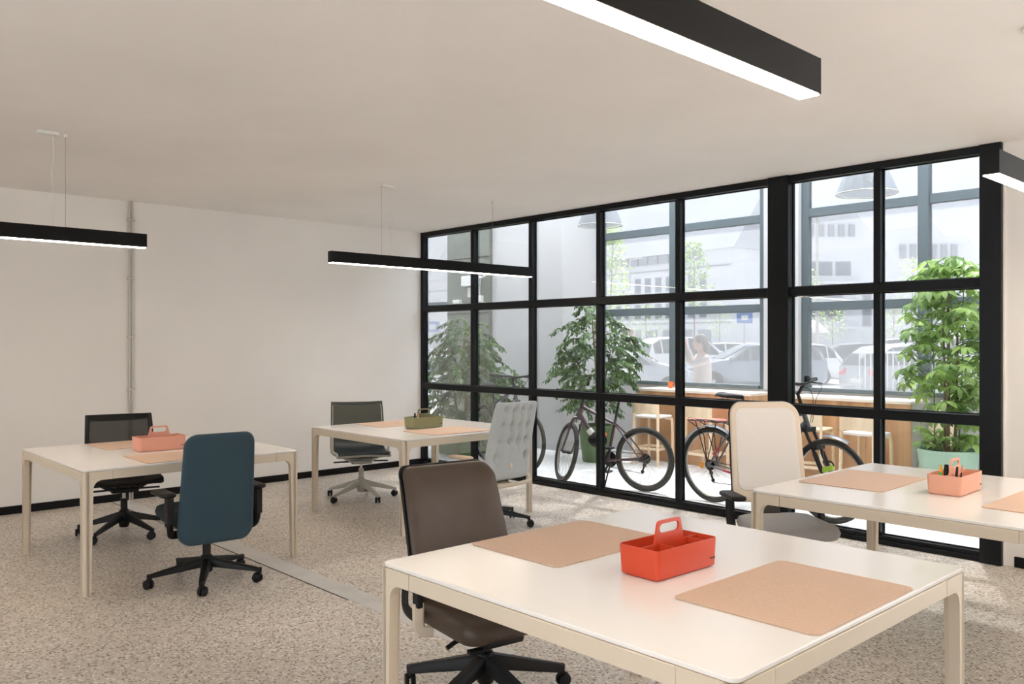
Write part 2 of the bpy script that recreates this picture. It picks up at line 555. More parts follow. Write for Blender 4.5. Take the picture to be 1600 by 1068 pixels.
# ================================================================== THE ROOM
CEIL = 2.84
RX, RY = 12.0, -10.0
struct(MB().box(0, RX, RY, 0.06, -0.12, 0).build('floor', 'terrazzo'), 'speckled beige terrazzo floor of the office')
struct(MB().box(-0.2, RX + 0.2, RY - 0.2, 0.06, CEIL, CEIL + 0.25).build('ceiling', 'ceiling_paint'), 'smooth off-white office ceiling')
struct(MB().box(-0.2, 0, RY, 0.06, 0, CEIL).build('wall_left', 'wall_paint'), 'plain off-white left wall of the office')
struct(MB().box(6.47, 8.5, 0, 0.2, 0, CEIL).build('wall_right', 'wall_paint'), 'off-white wall to the right of the glazing')
def added_window(name, label, axis, at, a0, a1, z0, z1, n):
    """a row of n framed panes added out of view for fill daylight; axis 'x' runs along x at y=at, axis 'y' runs along y at x=at"""
    w = sroot(name, label)
    def b(nm, u0, u1, d0, d1, za, zb, m):
        (MB().box(u0, u1, at + d0, at + d1, za, zb) if axis == 'x' else MB().box(at + d0, at + d1, u0, u1, za, zb)).build(nm, m, w)
    b('bottom_rail', a0, a1, -0.035, 0.035, z0, z0 + 0.06, 'frame_black')
    b('head_rail', a0, a1, -0.035, 0.035, z1 - 0.06, z1, 'frame_black')
    st = (a1 - a0) / n
    for i in range(n + 1):
        b('mullion', a0 + i * st - 0.026, a0 + i * st + 0.026, -0.035, 0.035, z0 + 0.06, z1 - 0.06, 'frame_black')
    for i in range(n):
        b('pane', a0 + i * st + 0.026, a0 + (i + 1) * st - 0.026, -0.003, 0.003, z0 + 0.06, z1 - 0.06, 'glass_inner')
struct(MB().box(11.7, RX, 0, 0.2, 0, CEIL).build('wall_right_end', 'wall_paint'))
added_window('window_5_added', 'added black steel framed window out of view at the right, for fill daylight', 'x', 0.1, 8.53, 11.67, 0.0, CEIL, 3)  # unseen bay, added to bring more daylight into the room
struct(MB().box(RX, RX + 0.2, RY, 0.2, 0, CEIL).build('wall_side', 'wall_paint'))
wb = MB().box(-0.2, 4.0, RY - 0.2, RY, 0, CEIL).box(10.0, RX + 0.2, RY - 0.2, RY, 0, CEIL).box(4.0, 10.0, RY - 0.2, RY, 0, 0.3)
struct(wb.build('wall_back', 'wall_paint'))
added_window('window_6_added', 'added row of black steel framed windows behind the camera, for fill daylight', 'x', RY - 0.1, 4.03, 9.97, 0.3, CEIL, 6)  # added out of view so daylight fills the room from behind
struct(MB().box(0, 0.014, RY, -0.03, 0, 0.07).build('baseboard_left', 'baseboard_black', bevel=0.002), 'black baseboard along the left wall')
struct(MB().box(6.535, RX, -0.014, 0, 0, 0.07).build('baseboard_right', 'baseboard_black', bevel=0.002), 'black baseboard right of the glazing')
# floor strip of plain concrete with a dark joint
struct(MB().box(0.02, 5.4, -3.640, -3.49, 0, 0.0015).build('trim_1', 'floor_strip'), 'smooth grey concrete strip set in the terrazzo floor')
struct(MB().box(0.02, 4.12, -3.650, -3.642, 0, 0.0012).build('trim_2', 'joint'), 'thin dark joint beside the concrete floor strip')

# metal conduit on the left wall
cdt = thing('conduit', 'pair of slim metal conduit pipes running up the left wall to the ceiling', 'conduit', (0, -3.47, 0))
for dy in (-0.012, 0.012):
    MB().tube([(0.022, dy, 0.0), (0.022, dy, CEIL)], 0.0085, 8).build('pipe', 'zinc', cdt)
for z in (0.35, 1.05, 1.55, 2.1, 2.66):
    MB().box(0, 0.033, -0.034, 0.034, z - 0.008, z + 0.008).build('pipe_clamp', 'zinc', cdt, bevel=0.002)

# ------------------------------------------------------------------ inner glazing (black steel grid)
win = sroot('window_1', 'black steel framed grid window wall between office and porch')
YF0, YF1 = -0.035, 0.035
xs = [0.978, 1.934, 2.887, 3.831, 5.626]
zt = [(0.930, 1.000), (1.870, 1.940)]
XL, XP0, XP1, XR = 0.0, 4.741, 4.923, 6.335
def fr(name, *b, bev=0.004):
    return MB().box(*b).build(name, 'frame_black', win, bevel=bev)
fr('jamb', XL, XL + 0.055, YF0, YF1, 0, CEIL)
fr('post', XP0, XP1, -0.06, 0.06, 0, CEIL)
fr('jamb', XR, 6.47, -0.06, 0.08, 0, CEIL)
MB().box(6.470, 6.478, -0.02, 0.03, 0.0, CEIL).build('trim_strip', 'wall_paint', win)
for a, b in ((0.055, XP0), (XP1, XR)):
    fr('head_rail', a, b, YF0, YF1, CEIL - 0.055, CEIL)
    fr('bottom_rail', a, b, YF0, YF1, 0, 0.038)
    fr('bottom_rail', a, b, -0.022, 0.022, 0.038, 0.068)
    for z0, z1 in zt:
        fr('transom', a, b, YF0, YF1, z0, z1)
for x in xs:
    for z0, z1 in ((0.068, zt[0][0]), (zt[0][1], zt[1][0]), (zt[1][1], CEIL - 0.055)):
        fr('mullion', x - 0.026, x + 0.026, YF0, YF1, z0, z1)
edges = [XL + 0.055] + [v for x in xs[:4] for v in (x - 0.026, x + 0.026)] + [XP0, XP1, 5.6, 5.652, XR]
bays = [(edges[i], edges[i + 1]) for i in range(0, len(edges), 2)]
rows = [(0.068, zt[0][0]), (zt[0][1], zt[1][0]), (zt[1][1], CEIL - 0.055)]
for a, b in bays:
    for z0, z1 in rows:
        MB().box(a, b, 0.010, 0.016, z0, z1).build('pane', 'glass_inner', win)
        bd = MB()
        t = 0.008
        bd.box(a, a + t, 0.018, 0.034, z0, z1).box(b - t, b, 0.018, 0.034, z0, z1)
        bd.box(a + t, b - t, 0.018, 0.034, z0, z0 + t).box(a + t, b - t, 0.018, 0.034, z1 - t, z1)
        bd.build('glazing_bead', 'frame_black', win)

# ================================================================== THE PORCH
YO = 2.85                       # outer facade line
PTOP = 4.15
struct(MB().box(-6, 12, 0.06, YO + 0.2, -0.12, -0.002).build('floor', 'porch_floor'), 'pale concrete floor of the glazed porch')
roof = sroot('ceiling_porch_added', 'unseen porch roof, made translucent to bring light into the porch')  # unseen translucent roof, added to brighten porch and office
for i in range(14):
    x = -6 + i * 1.0
    MB().box(x + 0.04, x + 0.96, 0.2, YO + 0.2, PTOP + 0.06, PTOP + 0.07).build('added_roof_panel', 'added_roof_sheet', roof)
    MB().box(x - 0.04, x + 0.04, 0.2, YO + 0.2, PTOP, PTOP + 0.1).build('rafter', 'facade_grey', roof)
MB().box(-6, 8, 1.16, 1.24, PTOP - 0.12, PTOP).build('purlin', 'facade_grey', roof)
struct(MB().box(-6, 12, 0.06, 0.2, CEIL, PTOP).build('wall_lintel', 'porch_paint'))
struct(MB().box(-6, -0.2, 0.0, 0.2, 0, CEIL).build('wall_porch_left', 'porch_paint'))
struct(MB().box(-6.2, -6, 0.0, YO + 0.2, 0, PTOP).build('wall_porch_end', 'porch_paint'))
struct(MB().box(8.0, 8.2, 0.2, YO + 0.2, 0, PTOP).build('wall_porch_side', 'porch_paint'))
# white column block with side face and slightly proud panel
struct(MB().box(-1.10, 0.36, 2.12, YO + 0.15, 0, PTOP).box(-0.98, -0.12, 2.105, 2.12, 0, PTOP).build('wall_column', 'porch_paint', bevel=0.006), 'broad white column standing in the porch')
struct(MB().box(-2.10, -1.10, 2.06, YO + 0.1, 0, PTOP).build('wall_pier', 'concrete', bevel=0.01), 'dark grey concrete pier behind the left weeping fig')
for z in (0.98, 1.93, 2.78, 3.5):
    struct(MB().box(-2.105, -1.095, 2.052, 2.06, z, z + 0.012).build('trim_3', 'joint'))
# parapet under the facade glass
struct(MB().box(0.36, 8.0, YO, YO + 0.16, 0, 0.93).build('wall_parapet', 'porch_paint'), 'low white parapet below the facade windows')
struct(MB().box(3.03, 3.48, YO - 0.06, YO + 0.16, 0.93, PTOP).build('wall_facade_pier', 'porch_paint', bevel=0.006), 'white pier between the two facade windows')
def facade(name, label, x0, x1, posts, zs, z0, jambs=(True, True)):
    w = sroot(name, label)
    def b(n, *a, m='facade_grey'):
        return MB().box(*a).build(n, m, w, bevel=0.005)
    ya, yb = YO + 0.01, YO + 0.09
    pw = 0.055
    if jambs[0]:
        b('jamb', x0, x0 + 0.09, ya, yb, z0, PTOP)
    if jambs[1]:
        b('jamb', x1 - 0.09, x1, ya, yb, z0, PTOP)
    xa = x0 + (0.09 if jambs[0] else 0); xb = x1 - (0.09 if jambs[1] else 0)
    b('sill', xa, xb, YO - 0.02, yb + 0.03, z0, z0 + 0.045)
    b('head_rail', xa, xb, ya, yb, PTOP - 0.08, PTOP)
    cuts = [xa] + [v for p in posts for v in (p - pw, p + pw)] + [xb]
    zc = [z0 + 0.045] + [v for z in zs for v in (z - 0.05, z + 0.05)] + [PTOP - 0.08]
    for p in posts:
        b('mullion', p - pw, p + pw, ya - 0.02, yb, z0 + 0.045, PTOP - 0.08)
    for z in zs:
        for i in range(0, len(cuts), 2):
            b('transom', cuts[i], cuts[i + 1], ya, yb, z - 0.05, z + 0.05)
    for i in range(0, len(cuts), 2):
        for j in range(0, len(zc), 2):
            MB().box(cuts[i], cuts[i + 1], YO + 0.045, YO + 0.052, zc[j], zc[j + 1]).build('pane', 'glass_outer', w)
    return w
facade('window_2', 'grey framed facade window of the porch behind the left counter', 0.36, 3.03, [1.67], [1.91, 2.99], 0.93)
facade('window_3', 'grey framed facade window of the porch behind the right counter', 3.48, 8.0, [4.85, 6.4], [1.91, 2.99], 0.93)
facade('window_4', 'narrow grey framed facade window left of the concrete pier', -6.0, -2.10, [-4.6], [1.05, 2.15], 0.02)

# ground outside, all around the building
struct(MB().box(-260, 120, YO + 0.2, 260, -0.25, -0.03).build('ground', 'asphalt'), 'pale sunlit asphalt of the car park')
struct(MB().box(-90, 60, -60, RY - 0.2, -0.25, -0.03).build('ground', 'asphalt'))
struct(MB().box(8.2, 60, 0.2, YO + 0.2, -0.25, -0.03).build('ground', 'asphalt'))

# ================================================================== DESKS
DH = 0.745
def corner_leg(sx, sy, h=DH - 0.014):
    """cast corner: tapering leg running into two rail stubs through rounded inner corners; outer corner at origin, body towards (sx, sy)"""
    mb = MB()
    t, r = 0.036, 0.020
    L, rh, RR = 0.165, 0.052, 0.050
    zr = h - rh
    prof = [(r, 0), (0.046, 0), (0.058, zr - RR)]
    for k in range(1, 7):
        a = R(180 - 90 * k / 6)
        prof.append((0.058 + RR + RR * math.cos(a), zr - RR + RR * math.sin(a)))
    prof += [(L, zr), (L, h), (r, h)]
    mb.prism(prof, lambda u, v: (sx * u, 0, v), lambda u, v: (sx * u, sy * t, v))
    mb.prism(prof, lambda u, v: (0, sy * u, v), lambda u, v: (sx * t, sy * u, v))
    q = [(r - r * math.cos(R(90 * k / 6)), r - r * math.sin(R(90 * k / 6))) for k in range(7)] + [(t, 0.0005), (t, t), (0.0005, t)]
    q = [(0, r)] + [(r - r * math.cos(R(15 * k)), r - r * math.sin(R(15 * k))) for k in range(1, 7)] + [(t, 0), (t, t), (0, t)]
    mb.prism(q, lambda u, v: (sx * u, sy * v, 0), lambda u, v: (sx * u, sy * v, h))
    return mb
LEG_ME = {}
def desk(cx, cy, label, S=1.40):
    t = thing('desk', label, 'desk', (cx, cy, 0), 0, 'square white four-leg desks')
    hs = S / 2
    for sx in (-1, 1):
        for sy in (-1, 1):
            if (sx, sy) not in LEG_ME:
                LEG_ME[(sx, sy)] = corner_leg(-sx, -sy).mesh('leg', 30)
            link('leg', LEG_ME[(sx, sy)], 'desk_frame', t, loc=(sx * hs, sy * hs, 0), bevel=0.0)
    h = DH - 0.014
    for i, (a, b) in enumerate((((-hs, -hs + 0.166), (1,)),)):
        pass
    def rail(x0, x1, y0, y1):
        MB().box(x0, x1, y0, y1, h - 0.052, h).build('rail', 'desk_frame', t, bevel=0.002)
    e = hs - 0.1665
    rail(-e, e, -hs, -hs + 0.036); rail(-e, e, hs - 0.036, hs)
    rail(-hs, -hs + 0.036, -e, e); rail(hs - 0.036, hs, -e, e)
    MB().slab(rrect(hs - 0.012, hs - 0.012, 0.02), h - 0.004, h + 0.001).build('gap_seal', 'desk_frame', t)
    MB().slab(rrect(hs - 0.004, hs - 0.004, 0.026, 6), h + 0.001, DH).build('tabletop', 'desk_white', t, bevel=0.0025)
    return t
desk(2.325, -4.06, 'white square desk at the far left by the conduit, salmon caddy on it')
desk(2.340, -1.775, 'white square desk near the window corner, olive caddy on it')
desk(6.635, -3.95, 'white square desk in the foreground, red-orange caddy on it')
desk(6.730, -1.75, 'white square desk at the right, peach caddy with pens on it')

def desk_mat(cx, cy, label, rz=0):
    mb = MB().slab(rrect(0.228, 0.312, 0.03, 5), 0.0, 0.004)
    o = mb.build('desk_mat', 'cork_mat', None, bevel=0.0012, loc=(cx, cy, DH + 0.0004))
    o.rotation_euler = (0, 0, R(rz))
    tag(o, label, 'desk mat', 'tan desk mats')
desk_mat(1.895, -4.04, 'tan desk mat in front of the black mesh chair', 0.5)
desk_mat(2.775, -4.07, 'tan desk mat in front of the teal chair')
desk_mat(1.925, -1.745, 'tan desk mat in front of the grey-green mesh chair', -0.6)
desk_mat(2.745, -1.80, 'tan desk mat in front of the tufted grey chair', 0.8)
desk_mat(6.185, -3.955, 'tan desk mat in front of the brown leather chair', -0.4)
desk_mat(7.095, -3.945, 'tan desk mat nearest the camera, right of the red-orange caddy')
desk_mat(6.305, -1.75, 'tan desk mat in front of the cream chair', 1.0)
desk_mat(7.235, -1.80, 'tan desk mat cut off by the right edge of the picture')

# ------------------------------------------------------------------ caddies
def caddy(cx, cy, m, label, rz=0):
    t = thing('desk_caddy', label, 'desk caddy', (cx, cy, DH + 0.0004), R(rz), 'plastic desk caddies with handles')
    W, L, H, w = 0.082, 0.160, 0.098, 0.0035       # half width (x), half length (y), height, wall
    zb = 0.006
    body = MB()
    out0, out1 = rrect(W - 0.004, L - 0.004, 0.014), rrect(W, L, 0.016)
    in0, in1 = rrect(W - 0.004 - w, L - 0.004 - w, 0.011), rrect(W - w, L - w, 0.013)
    K = len(out0)
    foot = rrect(W - 0.014, L - 0.014, 0.012)
    rings = [(foot, 0.0), (foot, zb), (out0, zb), (out0, zb + 0.001), (out1, H), (in1, H), (in0, zb + 0.004)]
    vs = [(x, y, z) for rg, z in rings for x, y in rg]
    fs = [(i * K + k, i * K + (k + 1) % K, (i + 1) * K + (k + 1) % K, (i + 1) * K + k) for i in range(len(rings) - 1) for k in range(K)]
    fs += [tuple(range(K)), tuple(range((len(rings) - 1) * K, len(rings) * K))]
    body.add(vs, fs)
    body.build('tray', m, t, sharp=50)
    dv = MB()
    dv.box(-0.0015, 0.0015, -L + 0.004, L - 0.004, zb + 0.004, H - 0.004)
    dv.build('long_divider', m, t)
    MB().box(-W + 0.004, -0.0016, 0.055, 0.058, zb + 0.004, H - 0.004).build('cross_divider', m, t)
    MB().box(0.0016, W - 0.004, -0.055, -0.052, zb + 0.004, H - 0.004).build('cross_divider', m, t)
    MB().box(0.0016, W - 0.004, 0.100, 0.103, zb + 0.004, H - 0.004).build('cross_divider', m, t)
    # handle: trapezoid plate with a stadium hole
    hz = 0.168
    outer = []
    def corner(cy_, cz, r, a0, a1, n=5):
        return [(cy_ + r * math.cos(R(a0 + (a1 - a0) * k / n)), cz + r * math.sin(R(a0 + (a1 - a0) * k / n))) for k in range(n + 1)]
    outer += corner(0.046, hz - 0.016, 0.016, 8, 90)
    outer += corner(-0.046, hz - 0.016, 0.016, 90, 172)
    outer += [(-0.078, H - 0.01), (0.078, H - 0.01)]
    inner = []
    for c_, a0 in ((0.036, -90), (-0.036, 90)):
        inner += [(c_ + 0.0155 * math.cos(R(a0 + 180 * k / 8)), hz - 0.0265 + 0.0155 * math.sin(R(a0 + 180 * k / 8))) for k in range(9)]
    hb = MB()
    # stitch outer and inner loops by angle
    N = 56
    def at(loop, ang):
        cx0, cz0 = 0.0, hz - 0.0265
        dx, dz = math.cos(ang), math.sin(ang)
        best = None
        n = len(loop)
        for i in range(n):
            a, b = loop[i], loop[(i + 1) % n]
            ex, ez = b[0] - a[0], b[1] - a[1]
            det = dx * ez - dz * ex
            if abs(det) < 1e-12:
                continue
            tx, tz = a[0] - cx0, a[1] - cz0
            s_ = (tx * ez - tz * ex) / det
            u = (tx * dz - tz * dx) / det
            if s_ > 0 and -1e-6 <= u <= 1 + 1e-6:
                if best is None or s_ > best:
                    best = s_
        return (cx0 + dx * best, cz0 + dz * best)
    angs = [2 * PI * k / N for k in range(N)]
    for p in outer[:6] + outer[6:12] + outer[12:]:
        angs.append(math.atan2(p[1] - (hz - 0.0265), p[0]) % (2 * PI))
    angs = sorted(set(round(a, 5) for a in angs)); N = len(angs)
    vs = []
    for x in (-0.004, 0.004):
        vs += [(x, *at(outer, a)) for a in angs]
        vs += [(x, *at(inner, a)) for a in angs]
    fs = []
    for k in range(N):
        l = (k + 1) % N
        fs.append((k, l, N + l, N + k))
        fs.append((2 * N + k, 3 * N + k, 3 * N + l, 2 * N + l))
        fs.append((k, 2 * N + k, 2 * N + l, l))
        fs.append((N + k, N + l, 3 * N + l, 3 * N + k))
    hb.add(vs, fs)
    hb.box(-0.004, 0.004, -0.078, 0.078, zb + 0.004, H - 0.0101)
    hb.build('handle', m, t, sharp=40)
    MB().box(W - 0.0042, W - 0.0006, L - 0.040, L - 0.014, 0.030, 0.034).build('maker_mark', 'ink', t)
    return t
caddy(2.350, -4.07, 'box_salmon', 'salmon pink plastic caddy with a handle, empty of pens')
caddy(2.385, -1.785, 'box_olive', 'olive green plastic caddy holding pens')
caddy(6.672, -4.005, 'box_red', 'bright red-orange plastic caddy with divided tray', -1.5)
caddy(6.775, -1.755, 'box_peach', 'pale peach plastic caddy with coloured pens', 1.5)
def pen(p0, p1, r, m, label, name='pen', cat='pen', capm=None):
    p0, p1 = Vector(p0), Vector(p1)
    t = thing(name, label, cat, p0, 0, 'pens standing in caddies')
    d = p1 - p0
    MB().cyl((0, 0, 0), d * 0.72, r, r, 10).build('barrel', m, t)
    MB().cyl(d * 0.72, d, r * 1.08, r * 0.8, 10).build('cap', capm or m, t)
z0 = DH + 0.012
pen((6.738, -1.850, z0), (6.732, -1.822, z0 + 0.125), 0.007, 'green_pen', 'green and yellow marker leaning in the peach caddy', capm='yellow_pen')
pen((6.752, -1.820, z0), (6.756, -1.812, z0 + 0.128), 0.0115, 'black_plastic', 'thick black marker standing upright in the peach caddy')
pen((6.815, -1.872, z0), (6.815, -1.835, z0 + 0.125), 0.006, 'black_plastic', 'black pen leaning near the corner of the peach caddy')
pen((6.820, -1.84, z0), (6.826, -1.795, z0 + 0.13), 0.0038, 'black_plastic', 'thin dark pencil leaning at the front of the peach caddy', capm='pink_pen')
pen((2.424, -1.918, z0), (2.420, -1.905, z0 + 0.125), 0.0085, 'navy_pen', 'navy blue pen in the olive caddy', capm='black_plastic')
pen((2.424, -1.885, z0), (2.420, -1.868, z0 + 0.12), 0.007, 'white_plastic', 'white pen with a pink cap in the olive caddy', capm='pink_pen')

# ================================================================== PENDANT STRIP LAMPS
def strip_lamp(cx, y0, y1, label, cable_wire=True, feed=None):
    zb = 2.145; w, h = 0.062, 0.092
    yc = (y0 + y1) / 2; hl = (y1 - y0) / 2
    t = thing('pendant_strip_lamp', label, 'lamp', (cx, yc, zb), 0, 'black linear pendant lamps')
    hb = MB()
    hb.box(-w / 2, w / 2, -hl, hl, 0.012, h)
    hb.box(-w / 2, -w / 2 + 0.003, -hl, hl, 0.0, 0.012).box(w / 2 - 0.003, w / 2, -hl, hl, 0.0, 0.012)
    hb.build('housing', 'lamp_black', t, label='matt black housing')
    for s in (-1, 1):
        MB().box(-w / 2, w / 2, s * hl - 0.002, s * hl + 0.002, -0.0005, h + 0.0005).build('end_cap', 'lamp_black', t)
    MB().box(-w / 2 + 0.0035, w / 2 - 0.0035, -hl + 0.003, hl - 0.003, -0.004, 0.010).build('diffuser', 'lamp_strip', t, label='glowing warm white diffuser')
    for s in (-1, 1):
        yy = s * (hl - 0.5)
        MB().cyl((0, yy, h), (0, yy, CEIL - zb), 0.0012, seg=6).build('suspension_cable', 'cable_steel', t)
        MB().lathe([(0.012, CEIL - zb - 0.022), (0.012, CEIL - zb - 0.001)], 12, (0, yy, 0)).build('ceiling_cup', 'white_plastic', t)
    if feed is not None:
        yy = feed
        pts = [(0.0, yy, CEIL - zb - 0.01), (0.006, yy + 0.004, (CEIL - zb) * 0.75), (-0.006, yy - 0.006, 0.45), (0.004, yy + 0.004, 0.28), (0, yy, h)]
        MB().tube(catmull(pts, 6), 0.0022, 6).build('power_cord', 'white_plastic', t)
        MB().box(-0.03, 0.03, yy - 0.09, yy + 0.03, CEIL - zb - 0.022, CEIL - zb - 0.0005).build('canopy', 'white_plastic', t, bevel=0.004)
    return t
strip_lamp(2.42, -6.46, -4.19, 'black linear pendant lamp cut off by the left edge of the picture', feed=0.56)
strip_lamp(2.36, -2.71, -0.45, 'black linear pendant lamp in front of the left window panes', feed=-0.55)
strip_lamp(7.28, -6.50, -4.215, 'large black linear pendant lamp overhead at the top of the picture', feed=0.62)
strip_lamp(7.25, -2.74, -0.48, 'black linear pendant lamp at the right edge beside the window', feed=-0.55)

# ================================================================== OFFICE CHAIRS (local front = +x)
def caster_mesh():
    w = MB()
    for s in (-1, 1):
        w.lathe([(0.004, s * 0.006), (0.026, s * 0.006), (0.0285, s * 0.009), (0.0285, s * 0.019), (0.026, s * 0.0225), (0.012, s * 0.0235)], 16, (0, 0, 0.0285), 'y')
    hood = MB()
    pts = [(-0.031 * math.cos(R(a)), 0.0285 + 0.034 * math.sin(R(a))) for a in range(-10, 121, 13)]
    pin = [(-0.018 * math.cos(R(a)), 0.0285 + 0.020 * math.sin(R(a))) for a in range(120, -11, -13)]
    hood.prism(pts + pin, lambda u, v: (u, -0.0055, v), lambda u, v: (u, 0.0055, v))
    hood.cyl((0.012, 0, 0.048), (0.012, 0, 0.078), 0.009, 0.009, 10)
    return w.mesh('wheel', 35), hood.mesh('caster', 35)
CAST_W, CAST_H = caster_mesh()
CAST_ME = {}
def star_base(t, m, r=0.325, rot=0.0, hub_z=0.125, tip_z=0.086, w0=0.050, h0=0.055, w1=0.030, h1=0.022, wheel_m='black_plastic', lift=0.40, lift_m='black_metal', stub=False, seed=1):
    b = MB()
    b.lathe([(0.030, 0.062), (0.036, 0.068), (0.040, 0.100), (0.040, hub_z + 0.012), (0.032, hub_z + 0.03), (0.024, hub_z + 0.034)], 20)
    for k in range(5):
        a = rot + 2 * PI * k / 5
        c, s = math.cos(a), math.sin(a)
        N = 6; pts = []
        for i in range(N + 1):
            f = i / N
            rr = 0.022 + (r - 0.022) * f
            pts.append((rr, hub_z + 0.008 - (hub_z + 0.008 - tip_z) * f, w0 + (w1 - w0) * f, h0 + (h1 - h0) * f))
        vs = []
        for rr, z, w, h in pts:
            for yy, zz in ((-0.5, -1.0), (0.5, -1.0), (0.5, -0.25), (0.30, 0.0), (-0.30, 0.0), (-0.5, -0.25)):
                x, y = rr, yy * w
                vs.append((x * c - y * s, x * s + y * c, z + zz * h + h * 0.2))
        fs = []
        for i in range(N):
            for q in range(6):
                p = (q + 1) % 6
                fs.append((i * 6 + q, i * 6 + p, (i + 1) * 6 + p, (i + 1) * 6 + q))
        fs.append(tuple(range(5, -1, -1))); fs.append(tuple(N * 6 + q for q in range(6)))
        b.add(vs, fs)
        b.cyl((r * c, r * s, tip_z - 0.028), (r * c, r * s, tip_z + 0.004), w1 * 0.45, w1 * 0.5, 10)
    b.build('star_base', m, t, sharp=45)
    rnd = random.Random(seed)
    for k in range(5):
        a = rot + 2 * PI * k / 5
        sw = rnd.uniform(0, 2 * PI)
        px, py = r * math.cos(a) - 0.012 * math.cos(sw), r * math.sin(a) - 0.012 * math.sin(sw)
        key = wheel_m
        if key not in CAST_ME:
            a1, a2 = CAST_W.copy(), CAST_H.copy(); CAST_ME[key] = (a1, a2)
        cw, ch = CAST_ME[key]
        c = link('caster', ch, 'black_plastic', t, loc=(px, py, 0), rot=(0, 0, sw))
        link('caster_wheel', cw, wheel_m, c)
    MB().cyl((0, 0, 0.07), (0, 0, lift - 0.10), 0.025, 0.025, 16).build('lift_sleeve', lift_m, t)
    MB().cyl((0, 0, lift - 0.10), (0, 0, lift), 0.0135, 0.0135, 12).build('gas_lift', 'chrome', t)

def back_fn(x0, z0, H, tilt, cu=0.0, cv=0.0, taper=0.0, roll=0.0, edge_drop=0.0):
    tt = math.tan(R(tilt))
    def place(u, v, w):
        h = v + H / 2; f = h / H
        x = x0 - tt * h + cu * u * u - cv * 4 * f * (1 - f) - roll * max(0, f - 0.72) ** 2 / 0.0784 + w
        return (x, u * (1 + taper * (f - 0.5)), z0 + h + edge_drop * u * u * (1 - f) )
    return place

# ---- teal upholstered task chair
def teal_chair():
    t = thing('office_chair', 'teal fabric office chair with tall rounded back, seen from behind', 'chair', (3.185, -4.085, 0), R(176), 'office chairs at the desks')
    star_base(t, 'black_plastic', 0.335, R(12), hub_z=0.135, w0=0.055, w1=0.034, lift=0.40, seed=3)
    H = 0.69
    MB().pad(0.225, H / 2, 0.055, 0.026, 0.075, back_fn(-0.185, 0.262, H, 7, cu=0.45, cv=-0.02, taper=-0.10, edge_drop=0.55), 7, 6).build('backrest', 'teal_fabric', t, sharp=60)
    MB().pad(0.235, 0.235, 0.085, 0.035, 0.08, lambda u, v, w: (u + 0.105, v, 0.425 + w - 0.12 * max(0, u - 0.12) ** 2 * 4), 6, 5, 0.006).build('seat', 'teal_dark_fabric', t, sharp=60)
    MB().pad(0.21, 0.21, 0.02, 0.009, 0.06, lambda u, v, w: (u + 0.09, v, 0.374 + w), 2).build('seat_pan', 'black_plastic', t, sharp=60)
    MB().box(-0.14, 0.12, -0.09, 0.09, 0.30, 0.364).build('tilt_mechanism', 'black_plastic', t, bevel=0.015)
    MB().bar((-0.10, 0, 0.33), (-0.20, 0, 0.36), (0.12, 0.04), (0.16, 0.05)).build('back_bracket', 'black_plastic', t, bevel=0.008)
    for s in (-1, 1):
        p = MB()
        p.tube(catmull([(-0.06, s * 0.10, 0.345), (-0.10, s * 0.235, 0.34), (-0.135, s * 0.264, 0.38), (-0.14, s * 0.270, 0.46), (-0.145, s * 0.272, 0.545)], 5), 0.021, 8, flat=(0.75, 1.25))
        p.box(-0.175, -0.11, s * 0.272 - 0.019, s * 0.272 + 0.019, 0.42, 0.575)
        arm = p.build('arm_post', 'black_plastic', t, bevel=0.004)
        MB().pad(0.135, 0.044, 0.026, 0.011, 0.03, lambda u, v, w: (u - 0.045, s * 0.278 + v, 0.588 + w - 0.25 * max(0, u) ** 2), 2).build('arm_pad', 'black_plastic', t, sharp=60)
    MB().cyl((0.02, -0.09, 0.325), (0.02, -0.23, 0.318), 0.007, 0.011, 8).build('lever', 'black_plastic', t)
    MB().cyl((-0.03, 0.09, 0.325), (-0.03, 0.22, 0.318), 0.007, 0.011, 8).build('lever', 'black_plastic', t)

